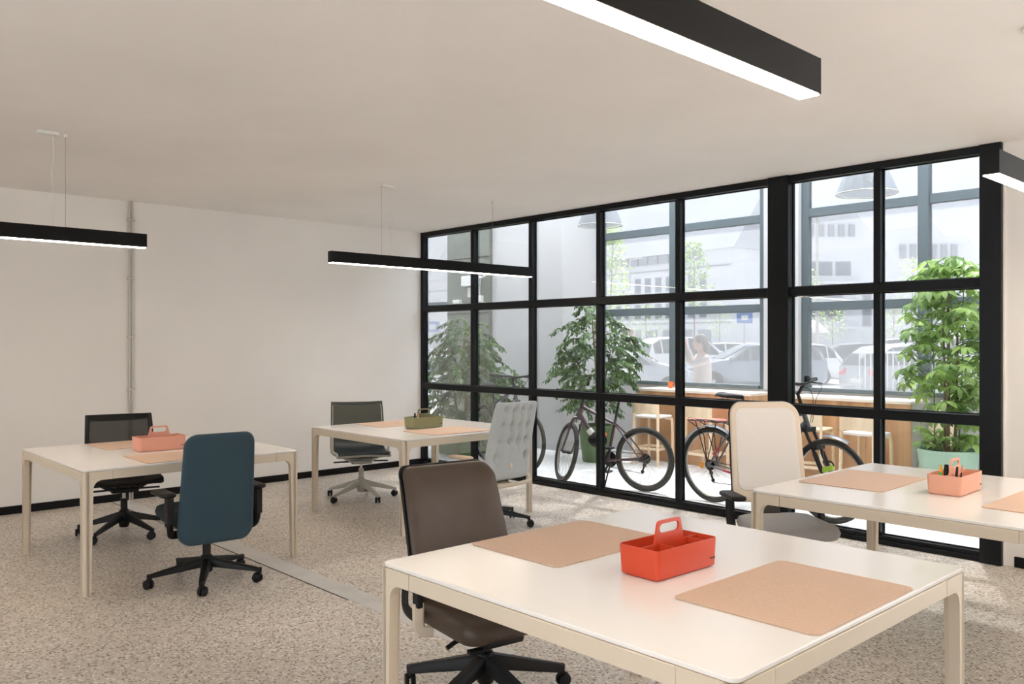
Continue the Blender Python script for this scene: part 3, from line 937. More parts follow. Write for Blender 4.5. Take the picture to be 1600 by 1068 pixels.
# ---- slung mesh chair (black and grey-green versions)
def mesh_chair(loc, rz, label, frame_m, back_m, seat_m, base_m, rot, band_m=None, seed=2):
    t = thing('office_chair', label, 'chair', loc, rz, 'office chairs at the desks')
    star_base(t, base_m, 0.335, rot, hub_z=0.165, tip_z=0.080, w0=0.042, h0=0.062, w1=0.022, h1=0.026, lift=0.385, lift_m=base_m, seed=seed)
    path = catmull([(0.235, 0, 0.425), (0.19, 0, 0.452), (0.05, 0, 0.445), (-0.10, 0, 0.438), (-0.225, 0, 0.468), (-0.270, 0, 0.56), (-0.290, 0, 0.70), (-0.320, 0, 0.82), (-0.352, 0, 0.905)], 6)
    P = len(path)
    split = 5 * 6                                        # seat part / back part
    def wid(i):
        return 0.245 + 0.012 * math.sin(PI * i / (P - 1))
    def sheet(i0, i1, th, inset, sag=0.016):
        mb = MB()
        n = i1 - i0 + 1
        def fn(side):
            def g(a, b):
                i = i0 + round(a * (n - 1)); y = (b * 2 - 1)
                p = path[i]
                q = path[min(i + 1, P - 1)] - path[max(i - 1, 0)]
                nx, nz = -q.z, q.x
                l = math.hypot(nx, nz); nx /= l; nz /= l
                d = side * th / 2 + sag * (1 - y * y) * (1 if True else 0)
                return (p.x + nx * d * (1 if nz < 0 or True else 1), y * (wid(i) - inset), p.z + nz * d)
            return g
        mb.grid(n, 13, fn(-1)); mb.grid(n, 13, fn(1))
        # rim
        A = n * 13
        for a in range(n - 1):
            for b in (0, 12):
                mb.f.append((a * 13 + b, (a + 1) * 13 + b, A + (a + 1) * 13 + b, A + a * 13 + b))
        for b in range(12):
            for a in (0, n - 1):
                mb.f.append((a * 13 + b, a * 13 + b + 1, A + a * 13 + b + 1, A + a * 13 + b))
        return mb
    sheet(0, split, 0.010, 0.006).build('seat', seat_m, t, sharp=60)
    sheet(split, P - 3 if band_m else P - 1, 0.004, 0.012 if not band_m else 0.03).build('backrest', back_m, t, sharp=60)
    for s in (-1, 1):
        side = [(p.x, s * (wid(i) - (0.016 if band_m and i > split else 0.0)), p.z) for i, p in enumerate(path)]
        MB().tube(side[0:split + 1], 0.010, 8).build('seat_rail', frame_m, t)
        MB().tube(side[split:], 0.008 if not band_m else 0.019, 8, flat=(1, 1) if not band_m else (0.32, 1.0)).build('back_rail', band_m or back_m if not band_m else band_m, t)
    top = path[-1]; pre = path[-4]
    MB().bar((top.x, -0.245, top.z - 0.018), (top.x, 0.245, top.z - 0.018), (0.010, 0.055 if band_m else 0.030)).build('top_band', band_m or 'green_mesh_solid', t, bevel=0.003)
    fr_ = path[0]
    MB().tube([(fr_.x, -0.24, fr_.z), (fr_.x + 0.006, 0, fr_.z + 0.008), (fr_.x, 0.24, fr_.z)], 0.010, 8).build('front_bar', frame_m, t)
    mech = MB()
    mech.box(-0.085, 0.085, -0.10, 0.10, 0.335, 0.375)
    mech.build('tilt_mechanism', frame_m, t, bevel=0.014)
    for s in (-1, 1):
        MB().bar((0.0, s * 0.085, 0.355), (-0.02, s * 0.235, 0.428), (0.055, 0.032), (0.040, 0.022)).build('seat_strut', frame_m, t, bevel=0.006)
        MB().cyl((0.05, s * 0.05, 0.37), (0.05, s * 0.06, 0.432), 0.010, 0.010, 8).build('seat_bolt', frame_m, t)
        MB().cyl((-0.01, s * 0.10, 0.352), (-0.01, s * 0.26, 0.349), 0.0075, 0.0075, 8).build('lever', 'black_plastic', t)
        p = catmull([(-0.03, s * 0.225, 0.418), (-0.055, s * 0.262, 0.435), (-0.06, s * 0.272, 0.48), (-0.06, s * 0.272, 0.58), (-0.04, s * 0.272, 0.615), (0.05, s * 0.272, 0.62)], 5)
        MB().tube(p, 0.014, 8, flat=(0.5, 1.4)).build('arm_loop', frame_m, t)

# ---- light grey tufted high-back chair
def tufted_chair():
    t = thing('office_chair', 'light grey tufted high-back office chair with beige arm pads', 'chair', (3.165, -1.70, 0), R(183), 'office chairs at the desks')
    star_base(t, 'black_plastic', 0.335, R(64), hub_z=0.135, w0=0.05, w1=0.026, lift=0.40, lift_m='black_metal', seed=9)
    H, W = 0.63, 0.245
    pl = back_fn(-0.20, 0.395, H, 12, cu=0.30, cv=-0.015, taper=-0.12)
    tufts = [(x, y) for y in (0.90, 0.70, 0.50) for x in (-0.58, -0.19, 0.19, 0.58)] + [(-0.66, 0.30), (0.66, 0.30)]
    def fn(side):
        def g(a, b):
            u = a * 2 - 1; v = b * 2 - 1
            uu = u * (1 - 0.035 * abs(v) ** 12); vv = v * (1 - 0.03 * abs(u) ** 12)
            e = (1 - abs(u) ** 9) * (1 - abs(v) ** 14)
            w = side * (0.008 + 0.022 * max(0, e) ** 0.5)
            if side < 0:
                d = 0.0
                for tx, ty in tufts:
                    dx = (u - tx) * W; dy = (b - ty) * H
                    d += 0.034 * math.exp(-(dx * dx + dy * dy) / (2 * 0.018 ** 2)) + 0.010 * math.exp(-(dx * dx) / (2 * 0.013 ** 2) - dy * dy / (2 * 0.06 ** 2))
                w += d
                w -= 0.006 * max(0, e)
            return pl(uu * W, vv * H / 2, w)
        return g
    mb = MB(); NU, NV = 45, 61
    mb.grid(NU, NV, fn(-1)); mb.grid(NU, NV, fn(1)); A = NU * NV
    for j in range(NV - 1):
        for i in (0, NU - 1):
            mb.f.append((i * NV + j, i * NV + j + 1, A + i * NV + j + 1, A + i * NV + j))
    for i in range(NU - 1):
        for j in (0, NV - 1):
            mb.f.append((i * NV + j, (i + 1) * NV + j, A + (i + 1) * NV + j, A + i * NV + j))
    bk = mb.build('backrest', 'tuft_fabric', t, sharp=75)
    px = pl(0.0, -H / 2 + 0.115, -0.036)
    MB().pad(0.022, 0.016, 0.014, 0.006, 0.006, lambda u, v, w: (px[0] + w, v * 1.0 + 0.005, px[2] + u), 1).build('lumbar_knob', 'beige_plastic', bk, sharp=60)
    MB().pad(0.24, 0.24, 0.075, 0.034, 0.07, lambda u, v, w: (u + 0.05, v, 0.438 + w - 0.4 * max(0, u - 0.1) ** 2), 5, 5, 0.006).build('seat', 'tuft_fabric', t, sharp=60)
    MB().box(-0.13, 0.13, -0.10, 0.10, 0.335, 0.398).build('tilt_mechanism', 'black_plastic', t, bevel=0.015)
    MB().tube(catmull([(-0.20, -0.235, 0.43), (-0.235, -0.225, 0.365), (-0.225, 0, 0.352), (-0.235, 0.225, 0.365), (-0.20, 0.235, 0.43)], 6), 0.017, 8, flat=(1.0, 0.7)).build('back_yoke', 'beige_plastic', t)
    MB().bar((-0.09, 0, 0.36), (-0.225, 0, 0.355), (0.13, 0.028)).build('back_bracket', 'beige_plastic', t, bevel=0.006)
    for s in (-1, 1):
        MB().tube(catmull([(0.0, s * 0.20, 0.385), (-0.01, s * 0.275, 0.39), (-0.01, s * 0.295, 0.43), (0.0, s * 0.298, 0.565)], 5), 0.020, 8, flat=(0.7, 1.2)).build('arm_post', 'beige_plastic', t)
        MB().pad(0.125, 0.042, 0.028, 0.012, 0.038, lambda u, v, w: (u + 0.02, s * 0.300 + v, 0.580 + w), 2).build('arm_pad', 'beige_pad', t, sharp=60)
    MB().cyl((0.03, 0.10, 0.36), (0.03, 0.24, 0.355), 0.007, 0.010, 8).build('lever', 'black_plastic', t)

# ---- brown leather chair
def brown_chair():
    t = thing('office_chair', 'brown leather office chair with rolled top edge at the foreground desk', 'chair', (5.68, -3.945, 0), R(-8), 'office chairs at the desks')
    star_base(t, 'black_plastic', 0.345, R(2), hub_z=0.165, tip_z=0.092, w0=0.060, h0=0.062, w1=0.036, h1=0.036, lift=0.36, seed=5)
    H = 0.545
    pl = back_fn(-0.165, 0.40, H, 16, cu=0.35, cv=-0.015, taper=-0.09, roll=0.052)
    MB().pad(0.245, H / 2, 0.040, 0.019, 0.055, lambda u, v, w: pl(u, v, w + 0.012), 8, 6).build('backrest', 'brown_leather', t, sharp=60)
    MB().pad(0.249, H / 2 + 0.003, 0.014, 0.006, 0.055, lambda u, v, w: pl(u, v, w - 0.018), 8, 6).build('back_shell', 'black_plastic', t, sharp=60)
    MB().pad(0.25, 0.245, 0.105, 0.04, 0.085, lambda u, v, w: (u + 0.02, v, 0.365 + w - 0.55 * max(0, u - 0.08) ** 2 - (0.03 if w < 0 else 0) * (1 - (v / 0.25) ** 2) * -1), 6, 5, 0.006).build('seat', 'brown_leather', t, sharp=60)
    MB().box(-0.12, 0.15, -0.10, 0.10, 0.255, 0.305).build('tilt_mechanism', 'black_plastic', t, bevel=0.015)
    MB().bar((-0.08, 0, 0.285), (-0.215, 0, 0.42), (0.09, 0.035), (0.12, 0.03)).build('back_bracket', 'black_plastic', t, bevel=0.008)
    for s in (-1, 1):
        sh = catmull([(-0.06, s * 0.22, 0.305), (-0.07, s * 0.262, 0.31), (-0.075, s * 0.278, 0.335), (-0.075, s * 0.281, 0.40), (-0.075, s * 0.282, 0.425)], 5)
        MB().tube(sh, 0.020, 8, flat=(0.65, 1.25)).build('arm_bracket', 'beige_plastic', t, label='pale cast bracket')
        MB().bar((-0.075, s * 0.283, 0.41), (-0.075, s * 0.284, 0.595), (0.050, 0.026), (0.050, 0.026), up=(0, 1, 0)).build('arm_post', 'black_plastic', t, bevel=0.006)
        lp = catmull([(-0.085, s * 0.272, 0.355), (-0.17, s * 0.272, 0.362), (-0.215, s * 0.268, 0.385), (-0.225, s * 0.262, 0.46), (-0.235, s * 0.255, 0.56)], 5)
        MB().tube(lp, 0.021, 8, flat=(0.6, 1.2)).build('back_arm', 'black_plastic', t)
        MB().pad(0.10, 0.040, 0.024, 0.011, 0.032, lambda u, v, w: (u + 0.0, s * 0.287 + v, 0.608 + w), 2).build('arm_pad', 'black_plastic', t, sharp=60)
    MB().tube(catmull([(0.06, -0.10, 0.285), (0.06, -0.17, 0.290), (0.06, -0.225, 0.270)], 4), 0.010, 8).build('lever', 'black_plastic', t)
    MB().box(0.09, 0.13, -0.15, -0.09, 0.243, 0.258).build('lever', 'black_plastic', t, bevel=0.003)

# ---- cream chair at the right desk
def cream_chair():
    t = thing('office_chair', 'cream framed office chair with pale mesh back and grey seat', 'chair', (5.835, -1.77, 0), R(-36), 'office chairs at the desks')
    star_base(t, 'black_plastic', 0.335, R(20), hub_z=0.135, lift=0.40, seed=6)
    H = 0.60
    pl = back_fn(-0.205, 0.53, H, 9, cu=0.42, cv=-0.03, taper=-0.06, roll=0.012)
    MB().pad(0.228, H / 2, 0.022, 0.010, 0.085, lambda u, v, w: pl(u, v, w), 8, 6).build('back_frame', 'cream_shell', t, sharp=60)
    MB().pad(0.196, H / 2 - 0.055, 0.008, 0.003, 0.055, lambda u, v, w: pl(u, v + 0.018, w + 0.0105), 8, 6).build('backrest_mesh', 'pale_mesh', t, sharp=60)
    MB().pad(0.231, H / 2 + 0.002, 0.012, 0.005, 0.085, lambda u, v, w: pl(u, v, w - 0.0165), 8, 6).build('back_shell', 'black_plastic', t, sharp=60)
    MB().pad(0.245, 0.24, 0.075, 0.035, 0.10, lambda u, v, w: (u + 0.055, v, 0.432 + w - 0.45 * max(0, u - 0.1) ** 2), 6, 5, 0.006).build('seat', 'seat_grey', t, sharp=60)
    MB().box(-0.13, 0.13, -0.10, 0.10, 0.33, 0.394).build('tilt_mechanism', 'black_plastic', t, bevel=0.015)
    MB().bar((-0.09, 0, 0.37), (-0.225, 0, 0.56), (0.10, 0.03), (0.13, 0.025)).build('back_bracket', 'black_plastic', t, bevel=0.008)
    for s in (-1, 1):
        MB().tube(catmull([(-0.06, s * 0.20, 0.375), (-0.075, s * 0.262, 0.38), (-0.085, s * 0.280, 0.42), (-0.10, s * 0.284, 0.585)], 5), 0.022, 8, flat=(0.8, 1.2)).build('arm_post', 'black_plastic', t)
        MB().pad(0.125, 0.046, 0.028, 0.012, 0.032, lambda u, v, w: (u - 0.05, s * 0.286 + v, 0.598 + w), 2).build('arm_pad', 'black_plastic', t, sharp=60)
    MB().cyl((0.03, 0.10, 0.355), (0.03, 0.24, 0.35), 0.007, 0.010, 8).build('lever', 'black_plastic', t)

mesh_chair((1.49, -4.02, 0), R(-12), 'black mesh office chair behind the far left desk', 'black_plastic', 'black_mesh', 'black_plastic', 'black_plastic', R(30), band_m='black_plastic', seed=21)
mesh_chair((1.43, -1.815, 0), R(-26), 'grey-green mesh office chair on a light grey star base', 'light_grey_metal', 'green_mesh', 'dark_seat', 'light_grey_metal', R(20), seed=22)
teal_chair()
tufted_chair()
brown_chair()
cream_chair()

# ================================================================== BICYCLES (local: rear axle above origin, +x forward, +y left)
def ring_path(R_, n, c=(0, 0, 0)):
    return [(c[0] + R_ * math.cos(2 * PI * k / n), c[1], c[2] + R_ * math.sin(2 * PI * k / n)) for k in range(n)]
def bicycle(loc, heading, lean, steer, label, cfg):
    t = thing('bicycle', label, 'bicycle', loc, heading, 'bicycles parked in the porch')
    t.rotation_euler = (R(lean), 0, heading)
    r, wb, fm = cfg['r'], cfg['wb'], cfg['frame']
    tw = cfg.get('tw', 0.024)
    bb = V(0.42, 0, 0.285); rear = V(0, 0, r); front = V(wb, 0, r)
    hs = cfg.get('hs', 0.0)
    h0, h1 = V(wb - 0.20, 0, r + 0.40 + hs), V(wb - 0.245, 0, r + 0.53 + hs)          # head tube bottom, top
    st = V(cfg.get('stx', 0.285), 0, cfg.get('st', 0.70))                                               # seat cluster
    ax = (h1 - h0).normalized()
    Rm = Matrix.Rotation(R(steer), 3, ax)
    def S(p):
        p = Vector(p)
        return h0 + Rm @ (p - h0)
    # frame
    f = MB()
    dt = cfg.get('down', 0.021)
    f.cyl(h0 - ax * 0.01, h1 + ax * 0.01, 0.021, 0.021, 12)
    f.cyl(bb, h0 + ax * 0.025, dt, dt * 0.95, 12)
    f.cyl(st + V(0, 0, -0.02), h1 - ax * 0.03, 0.016, 0.017, 12)
    sd_ = (st - bb).normalized()
    f.cyl(bb, st + sd_ * 0.03, 0.016, 0.016, 12)
    f.cyl(bb - V(0, 0.036, 0), bb + V(0, 0.036, 0), 0.023, 0.023, 14)
    for s in (-1, 1):
        f.tube(catmull([st + V(-0.005, s * 0.014, -0.02), st.lerp(rear, 0.45) + V(0, s * 0.048, 0), rear + V(0.012, s * 0.062, 0)], 4), 0.0085, 8)
        f.tube(catmull([bb + V(-0.03, s * 0.03, 0), bb.lerp(rear, 0.4) + V(0, s * 0.050, 0), rear + V(0.012, s * 0.062, 0)], 4), 0.009, 8)
        f.box(rear.x - 0.012, rear.x + 0.03, s * 0.062 - 0.004, s * 0.062 + 0.004, rear.z - 0.02, rear.z + 0.03)
    fo = f.build('frame', fm, t)
    if cfg.get('stripe'):
        MB().cyl(bb.lerp(rear, 0.15) + V(0, -0.052, 0), bb.lerp(rear, 0.6) + V(0, -0.062, 0), 0.0098, 0.0098, 8).build('red_stripe', 'red_paint', fo)
        MB().cyl(st.lerp(rear, 0.55) + V(0, -0.058, 0), st.lerp(rear, 0.75) + V(0, -0.064, 0), 0.0094, 0.0094, 8).build('red_stripe', 'red_paint', fo)
    # wheels
    def wheel(c, T, rear_w):
        ty = MB().tube([T(p) for p in ring_path(r - tw, 44, c)], tw, 10, True).build('wheel', 'tyre', t)
        rim = MB().tube([T(p) for p in ring_path(r - 2 * tw - 0.006, 44, c)], 0.011, 6, True, flat=(0.9, 0.8))
        rim.build('rim', cfg.get('rim', 'rim_silver'), ty)
        sp = MB(); n = 28
        for k in range(n):
            a = 2 * PI * k / n; b = a + (0.35 if k % 4 < 2 else -0.35)
            sy = 0.028 if k % 2 else -0.028
            p0 = V(c[0] + 0.02 * math.cos(b), sy, c[2] + 0.02 * math.sin(b))
            p1 = V(c[0] + (r - 2 * tw) * math.cos(a), 0, c[2] + (r - 2 * tw) * math.sin(a))
            sp.cyl(T(p0), T(p1), 0.0011, 0.0011, 4)
        sp.build('spokes', 'rim_silver', ty)
        MB().cyl(T(V(*c) - V(0, 0.05, 0)), T(V(*c) + V(0, 0.05, 0)), 0.017, 0.017, 10).build('hub', 'black_metal', ty)
        if rear_w:
            cs = MB()
            for i, rr in enumerate((0.052, 0.047, 0.042, 0.036, 0.030, 0.025)):
                cs.lathe([(0.008, -0.030 - i * 0.0045), (rr, -0.030 - i * 0.0045), (rr, -0.033 - i * 0.0045), (0.008, -0.033 - i * 0.0045)], 22, tuple(c), 'y')
            cs.build('cassette', 'black_metal', ty)
        else:
            MB().lathe([(0.045, 0.030), (0.080, 0.030), (0.080, 0.033), (0.045, 0.033), (0.045, 0.030)], 26, (0, 0, 0), 'y', caps=False)
        return ty
    I_ = lambda p: Vector(p)
    wheel(tuple(rear), I_, True)
    wheel(tuple(front), S, False)
    # fork
    fk = MB()
    crown = h0 - ax * 0.03
    if cfg.get('susp'):
        for s in (-1, 1):
            a = crown + V(0, s * 0.055, 0); e = front + V(0, s * 0.055, 0)
            m_ = a.lerp(e, 0.45)
            fk.cyl(S(a), S(m_), 0.0145, 0.0145, 10); fk.cyl(S(m_), S(e), 0.021, 0.018, 10)
        fk.bar(S(crown + V(0, -0.07, 0)), S(crown + V(0, 0.07, 0)), (0.045, 0.035))
        fk.bar(S(crown.lerp(front, 0.42) + V(0.02, -0.06, 0.03)), S(crown.lerp(front, 0.42) + V(0.02, 0.06, 0.03)), (0.02, 0.03))
    else:
        for s in (-1, 1):
            fk.tube([S(p) for p in catmull([crown + V(0, 0, 0.0), crown + V(0.005, s * 0.052, -0.02), crown.lerp(front, 0.5) + V(-0.004, s * 0.056, 0), front + V(0, s * 0.056, 0)], 5)], [0.017, 0.012], 8)
    fk.build('fork', cfg.get('fork', fm), t)
    # stem, handlebar, grips, levers
    top = h1 + ax * cfg.get('stem', 0.07)
    clamp = top + V(0.06, 0, 0.02 + cfg.get('rise', 0.0))
    sm = MB(); sm.cyl(S(h1), S(top + ax * 0.015), 0.015, 0.015, 10); sm.cyl(S(top), S(clamp), 0.014, 0.016, 10)
    sm.build('stem', 'black_metal', t)
    sweep = cfg.get('sweep', 0.05)
    hw = cfg.get('barw', 0.31)
    bar = catmull([clamp + V(-sweep, -hw, 0.02), clamp + V(-sweep * 0.4, -hw * 0.5, 0.015), clamp, clamp + V(-sweep * 0.4, hw * 0.5, 0.015), clamp + V(-sweep, hw, 0.02)], 5)
    hb = MB().tube([S(p) for p in bar], 0.012, 8).build('handlebar', 'black_metal', t)
    for s in (-1, 1):
        e = clamp + V(-sweep, s * hw, 0.02); i_ = clamp + V(-sweep * 0.72, s * (hw - 0.12), 0.0185)
        MB().cyl(S(i_), S(e), 0.0165, 0.0175, 10).build('grip', 'rubber', hb)
        l0 = clamp + V(-sweep * 0.6, s * (hw - 0.15), 0.01)
        MB().tube([S(p) for p in catmull([l0 + V(0.012, 0, -0.005), l0 + V(0.045, s * 0.02, -0.012), l0 + V(0.05, s * 0.09, -0.02), l0 + V(0.04, s * 0.12, -0.022)], 4)], 0.006, 6).build('brake_lever', 'black_metal', hb)
        MB().box(-0.018, 0.018, -0.022, 0.022, -0.012, 0.014).build('brake_clamp', 'black_metal', hb, bevel=0.004, loc=tuple(S(l0 + V(0.004, 0, 0.0))))
    cb = MB()
    for s in (-1, 1):
        cb.tube([S(p) for p in catmull([clamp + V(0.03, s * 0.15, 0.0), clamp + V(0.11, s * 0.09, -0.03), clamp + V(0.10, s * 0.02, -0.13), h0 + V(0.035, s * 0.015, 0.03)], 5)], 0.0028, 5)
    cb.build('cables', 'black_plastic', t)
    # saddle
    sp_top = st + sd_ * cfg.get('post', 0.18)
    MB().cyl(st + sd_ * 0.02, sp_top, 0.0135, 0.0135, 10).build('seatpost', 'black_metal', t)
    prof = [(-0.13, 0.075, 0.028), (-0.10, 0.078, 0.030), (-0.05, 0.064, 0.022), (0.0, 0.042, 0.016), (0.06, 0.026, 0.014), (0.12, 0.020, 0.010), (0.135, 0.010, 0.002)]
    vs = []; n = 10
    for x, w, z in prof:
        for k in range(n):
            a = PI * k / (n - 1)
            vs.append((sp_top.x + x, w * math.cos(a), sp_top.z + 0.022 + z + 0.022 * math.sin(a) - 0.016 * abs(math.cos(a)) ** 3))
    sdl = MB(); fs = []
    for i in range(len(prof) - 1):
        for k in range(n):
            l = (k + 1) % n
            fs.append((i * n + k, i * n + l, (i + 1) * n + l, (i + 1) * n + k))
    fs += [tuple(range(n)), tuple((len(prof) - 1) * n + k for k in range(n))]
    sdl.add(vs, fs)
    so = sdl.build('saddle', 'black_plastic', t, sharp=60)
    rl = MB()
    for s in (-1, 1):
        rl.tube(catmull([(sp_top.x - 0.10, s * 0.03, sp_top.z + 0.030), (sp_top.x - 0.04, s * 0.022, sp_top.z + 0.004), (sp_top.x + 0.04, s * 0.02, sp_top.z + 0.004), (sp_top.x + 0.09, s * 0.012, sp_top.z + 0.024)], 4), 0.0035, 6)
    rl.build('saddle_rails', 'chrome', so)
    # drivetrain (right side, y negative)
    ch = MB().lathe([(0.020, -0.046), (0.078, -0.046), (0.082, -0.048), (0.078, -0.050), (0.020, -0.050)], 32, tuple(bb), 'y').build('chainring', 'black_metal', t)
    ca = cfg.get('crank', 35)
    cr = MB()
    for s, a in ((-1, ca), (1, ca + 180)):
        e = bb + V(0.168 * math.cos(R(a)), s * 0.075, 0.168 * math.sin(R(a)))
        cr.bar(bb + V(0, s * 0.058, 0), e, (0.014, 0.026), (0.012, 0.020), up=(0, 0, 1))
    cr.build('crank', 'black_metal', t, bevel=0.003)
    for s, a in ((-1, ca), (1, ca + 180)):
        e = bb + V(0.168 * math.cos(R(a)), s * 0.075, 0.168 * math.sin(R(a)))
        MB().box(-0.045, 0.045, -0.045, 0.045, -0.010, 0.010).build('pedal', 'black_plastic', t, bevel=0.004, loc=(e.x, e.y + s * 0.052, e.z))
    cn = MB()
    dl = rear + V(0.045, -0.045, -0.135)
    cn.tube([bb + V(0, -0.048, 0.080), rear + V(0, -0.045, 0.045)], 0.004, 5)
    cn.tube([bb + V(0, -0.048, -0.080), dl + V(0, 0, -0.02)], 0.004, 5)
    cn.build('chain', 'black_metal', t)
    de = MB()
    de.tube([rear + V(0.012, -0.058, -0.02), rear + V(0.030, -0.060, -0.06), dl + V(0.0, -0.01, 0.02)], 0.011, 8)
    de.lathe([(0.004, -0.004), (0.020, -0.004), (0.020, 0.004), (0.004, 0.004)], 12, tuple(dl), 'y')
    de.lathe([(0.004, -0.004), (0.020, -0.004), (0.020, 0.004), (0.004, 0.004)], 12, tuple(rear + V(0.025, -0.045, -0.07)), 'y')
    de.build('derailleur', 'black_metal', t)
    if cfg.get('kick'):
        k0 = bb + V(-0.06, 0.04, -0.02)
        MB().tube(catmull([k0, k0 + V(0.01, 0.05, -0.10), k0 + V(0.03, 0.10, -0.262)], 4), [0.010, 0.007], 8).build('kickstand', 'black_metal', t)
    if cfg.get('bag'):
        bgm = MB().ball((bb.x + 0.12, 0, bb.z + 0.20), (0.115, 0.055, 0.085), 14, 9)
        bgo = bgm.build('frame_bag', 'black_plastic', t, label='black bag hung in the frame')
        MB().ball((bb.x + 0.06, -0.045, bb.z + 0.245), (0.030, 0.018, 0.030), 10, 6).build('bag_light', 'orange', bgo)
        MB().cyl(bb + V(0.05, 0, 0.10), bb + V(0.22, 0, 0.30), 0.034, 0.034, 12).build('bottle', 'white_plastic', t)
    if cfg.get('rack'):
        zt_ = r * 2 + 0.055
        rk = MB()
        for s in (-1, 1):
            rk.tube([(-0.24, s * 0.055, zt_), (0.19, s * 0.05, zt_), (st.x - 0.01, s * 0.02, st.z - 0.03)], 0.0055, 6)
            rk.tube([(0.0, s * 0.072, r + 0.03), (-0.14, s * 0.062, zt_)], 0.0048, 6)
            rk.tube([(0.0, s * 0.072, r + 0.03), (0.10, s * 0.062, zt_)], 0.0048, 6)
            rk.tube(catmull([(0.0, s * 0.072, r + 0.03), (-0.02, s * 0.075, r + 0.18), (-0.05, s * 0.075, zt_ - 0.10), (-0.22, s * 0.062, zt_ - 0.005)], 5), 0.0045, 6)
        for x in (-0.24, -0.12, 0.02, 0.16):
            rk.tube([(x, -0.055, zt_), (x, 0.055, zt_)], 0.0048, 6)
        rk.build('luggage_rack', 'black_metal', t)
        fd = MB().grid(24, 4, lambda a, b: ((r + 0.022) * math.cos(R(35 + 150 * a)), (b - 0.5) * 0.062, r + (r + 0.022) * math.sin(R(35 + 150 * a)) - 0.012 * (2 * b - 1) ** 2))
        mo = fd.build('mudguard', 'bike_grey', t, sharp=60)
        sm_ = mo.modifiers.new('thickness', 'SOLIDIFY'); sm_.thickness = 0.003
        MB().pad(0.018, 0.030, 0.012, 0.005, 0.008, lambda u, v, w: (rear.x - 0.055 + u, -0.085 + w, rear.z + 0.0 + v), 1).build('reflector', 'amber', t, label='orange reflector')
        ff = MB().grid(14, 4, lambda a, b: tuple(S((front.x + (r + 0.03) * math.cos(R(62 + 34 * a)), (b - 0.5) * 0.07, front.z + (r + 0.03) * math.sin(R(62 + 34 * a)) - 0.012 * (2 * b - 1) ** 2))))
        mo = ff.build('mudguard', 'bike_grey', t, sharp=60)
        sm_ = mo.modifiers.new('thickness', 'SOLIDIFY'); sm_.thickness = 0.003
        c_ = front + V(0.05, -0.10, 0.12)
        MB().pad(0.05, 0.022, 0.03, 0.01, 0.008, lambda u, v, w: tuple(S(c_ + V(u, w, v + u * 0.35))), 1).build('reflector', 'lime', t, label='lime yellow reflector')
        MB().tube([S(p) for p in catmull([c_ + V(-0.05, 0.04, 0.02), c_ + V(-0.04, 0.0, 0.055), c_ + V(0.03, 0.0, 0.06), c_ + V(0.055, 0.0, 0.03)], 4)], 0.007, 6).build('reflector_bracket', 'black_plastic', t)
        # computer on the bar
        MB().pad(0.030, 0.024, 0.03, 0.01, 0.01, lambda u, v, w: tuple(S(clamp + V(0.03 + w, v, 0.045 + u))), 1).build('bar_computer', 'black_plastic', hb)
    return t
# bike by the corner, only half visible
bicycle((0.36, 0.72, 0), R(-16), 1.5, 12, 'black flat-bar bicycle half hidden behind the tufted chair', dict(r=0.352, wb=1.07, frame='bike_dark', tw=0.022, hs=0.09, stem=0.10, barw=0.33, st=0.76))
bicycle((3.08, 0.455, 0), R(191), -1.5, -42, 'dark purple mountain bicycle with a black bag in its frame', dict(r=0.325, wb=0.96, frame='bike_purple', tw=0.026, kick=True, bag=True, stem=0.05, st=0.68, stx=0.33, post=0.235, crank=-60, rim='rim_silver'))
bicycle((3.86, 0.475, 0), R(-4), 1.0, -3, 'grey city bicycle with a rear luggage rack and black mudguards', dict(r=0.352, wb=1.20, frame='bike_grey', tw=0.021, stripe=True, rack=True, susp=True, fork='black_metal', down=0.034, stem=0.14, rise=0.07, sweep=0.10, barw=0.32, st=0.76, post=0.215, hs=0.04))

# ================================================================== PLANTS
def leaf_faces(mb, base, d, n, L, W, curl=0.15):
    """pointed oval leaf with a folded midrib"""
    d = d.normalized(); s = d.cross(n).normalized(); n = s.cross(d).normalized()
    P = lambda a, b, c: base + d * a * L + s * b * W + n * c * L
    vs = [P(0, 0, 0), P(0.33, 0.5, 0.06), P(0.33, 0, 0), P(0.33, -0.5, 0.06), P(0.70, 0.40, 0.04 - curl * 0.4), P(0.70, 0, -curl * 0.4), P(0.70, -0.40, 0.04 - curl * 0.4), P(1, 0, -curl)]
    mb.add(vs, [(0, 2, 1), (0, 3, 2), (1, 2, 5, 4), (2, 3, 6, 5), (4, 5, 7), (5, 6, 7)])
def ficus_twig(seed):
    """drooping twig with leaves, root at origin, running along +x"""
    rnd = random.Random(seed)
    mb = MB()
    pts = [V(0, 0, 0), V(0.11, rnd.uniform(-.02, .02), 0.035), V(0.22, rnd.uniform(-.04, .04), 0.02), V(0.32, rnd.uniform(-.05, .05), -0.05)]
    path = catmull(pts, 4)
    mb.tube(path, [0.004, 0.0015], 5)
    for i in range(2, len(path)):
        for s in (-1, 1):
            if rnd.random() < 0.12:
                continue
            p = path[i]; tdir = (path[i] - path[i - 1]).normalized()
            d = tdir * rnd.uniform(0.3, 0.9) + V(0, s, 0) * rnd.uniform(0.4, 0.9) + V(0, 0, rnd.uniform(-0.9, 0.15))
            leaf_faces(mb, p, d, V(rnd.uniform(-.4, .4), rnd.uniform(-.4, .4), 1), rnd.uniform(0.065, 0.09), rnd.uniform(0.030, 0.038), 0.22)
    p = path[-1]
    leaf_faces(mb, p, path[-1] - path[-2], V(0, 0, 1), 0.08, 0.034, 0.2)
    return mb.mesh('leafy_twig', 60)
TWIGS = [ficus_twig(k) for k in range(6)]
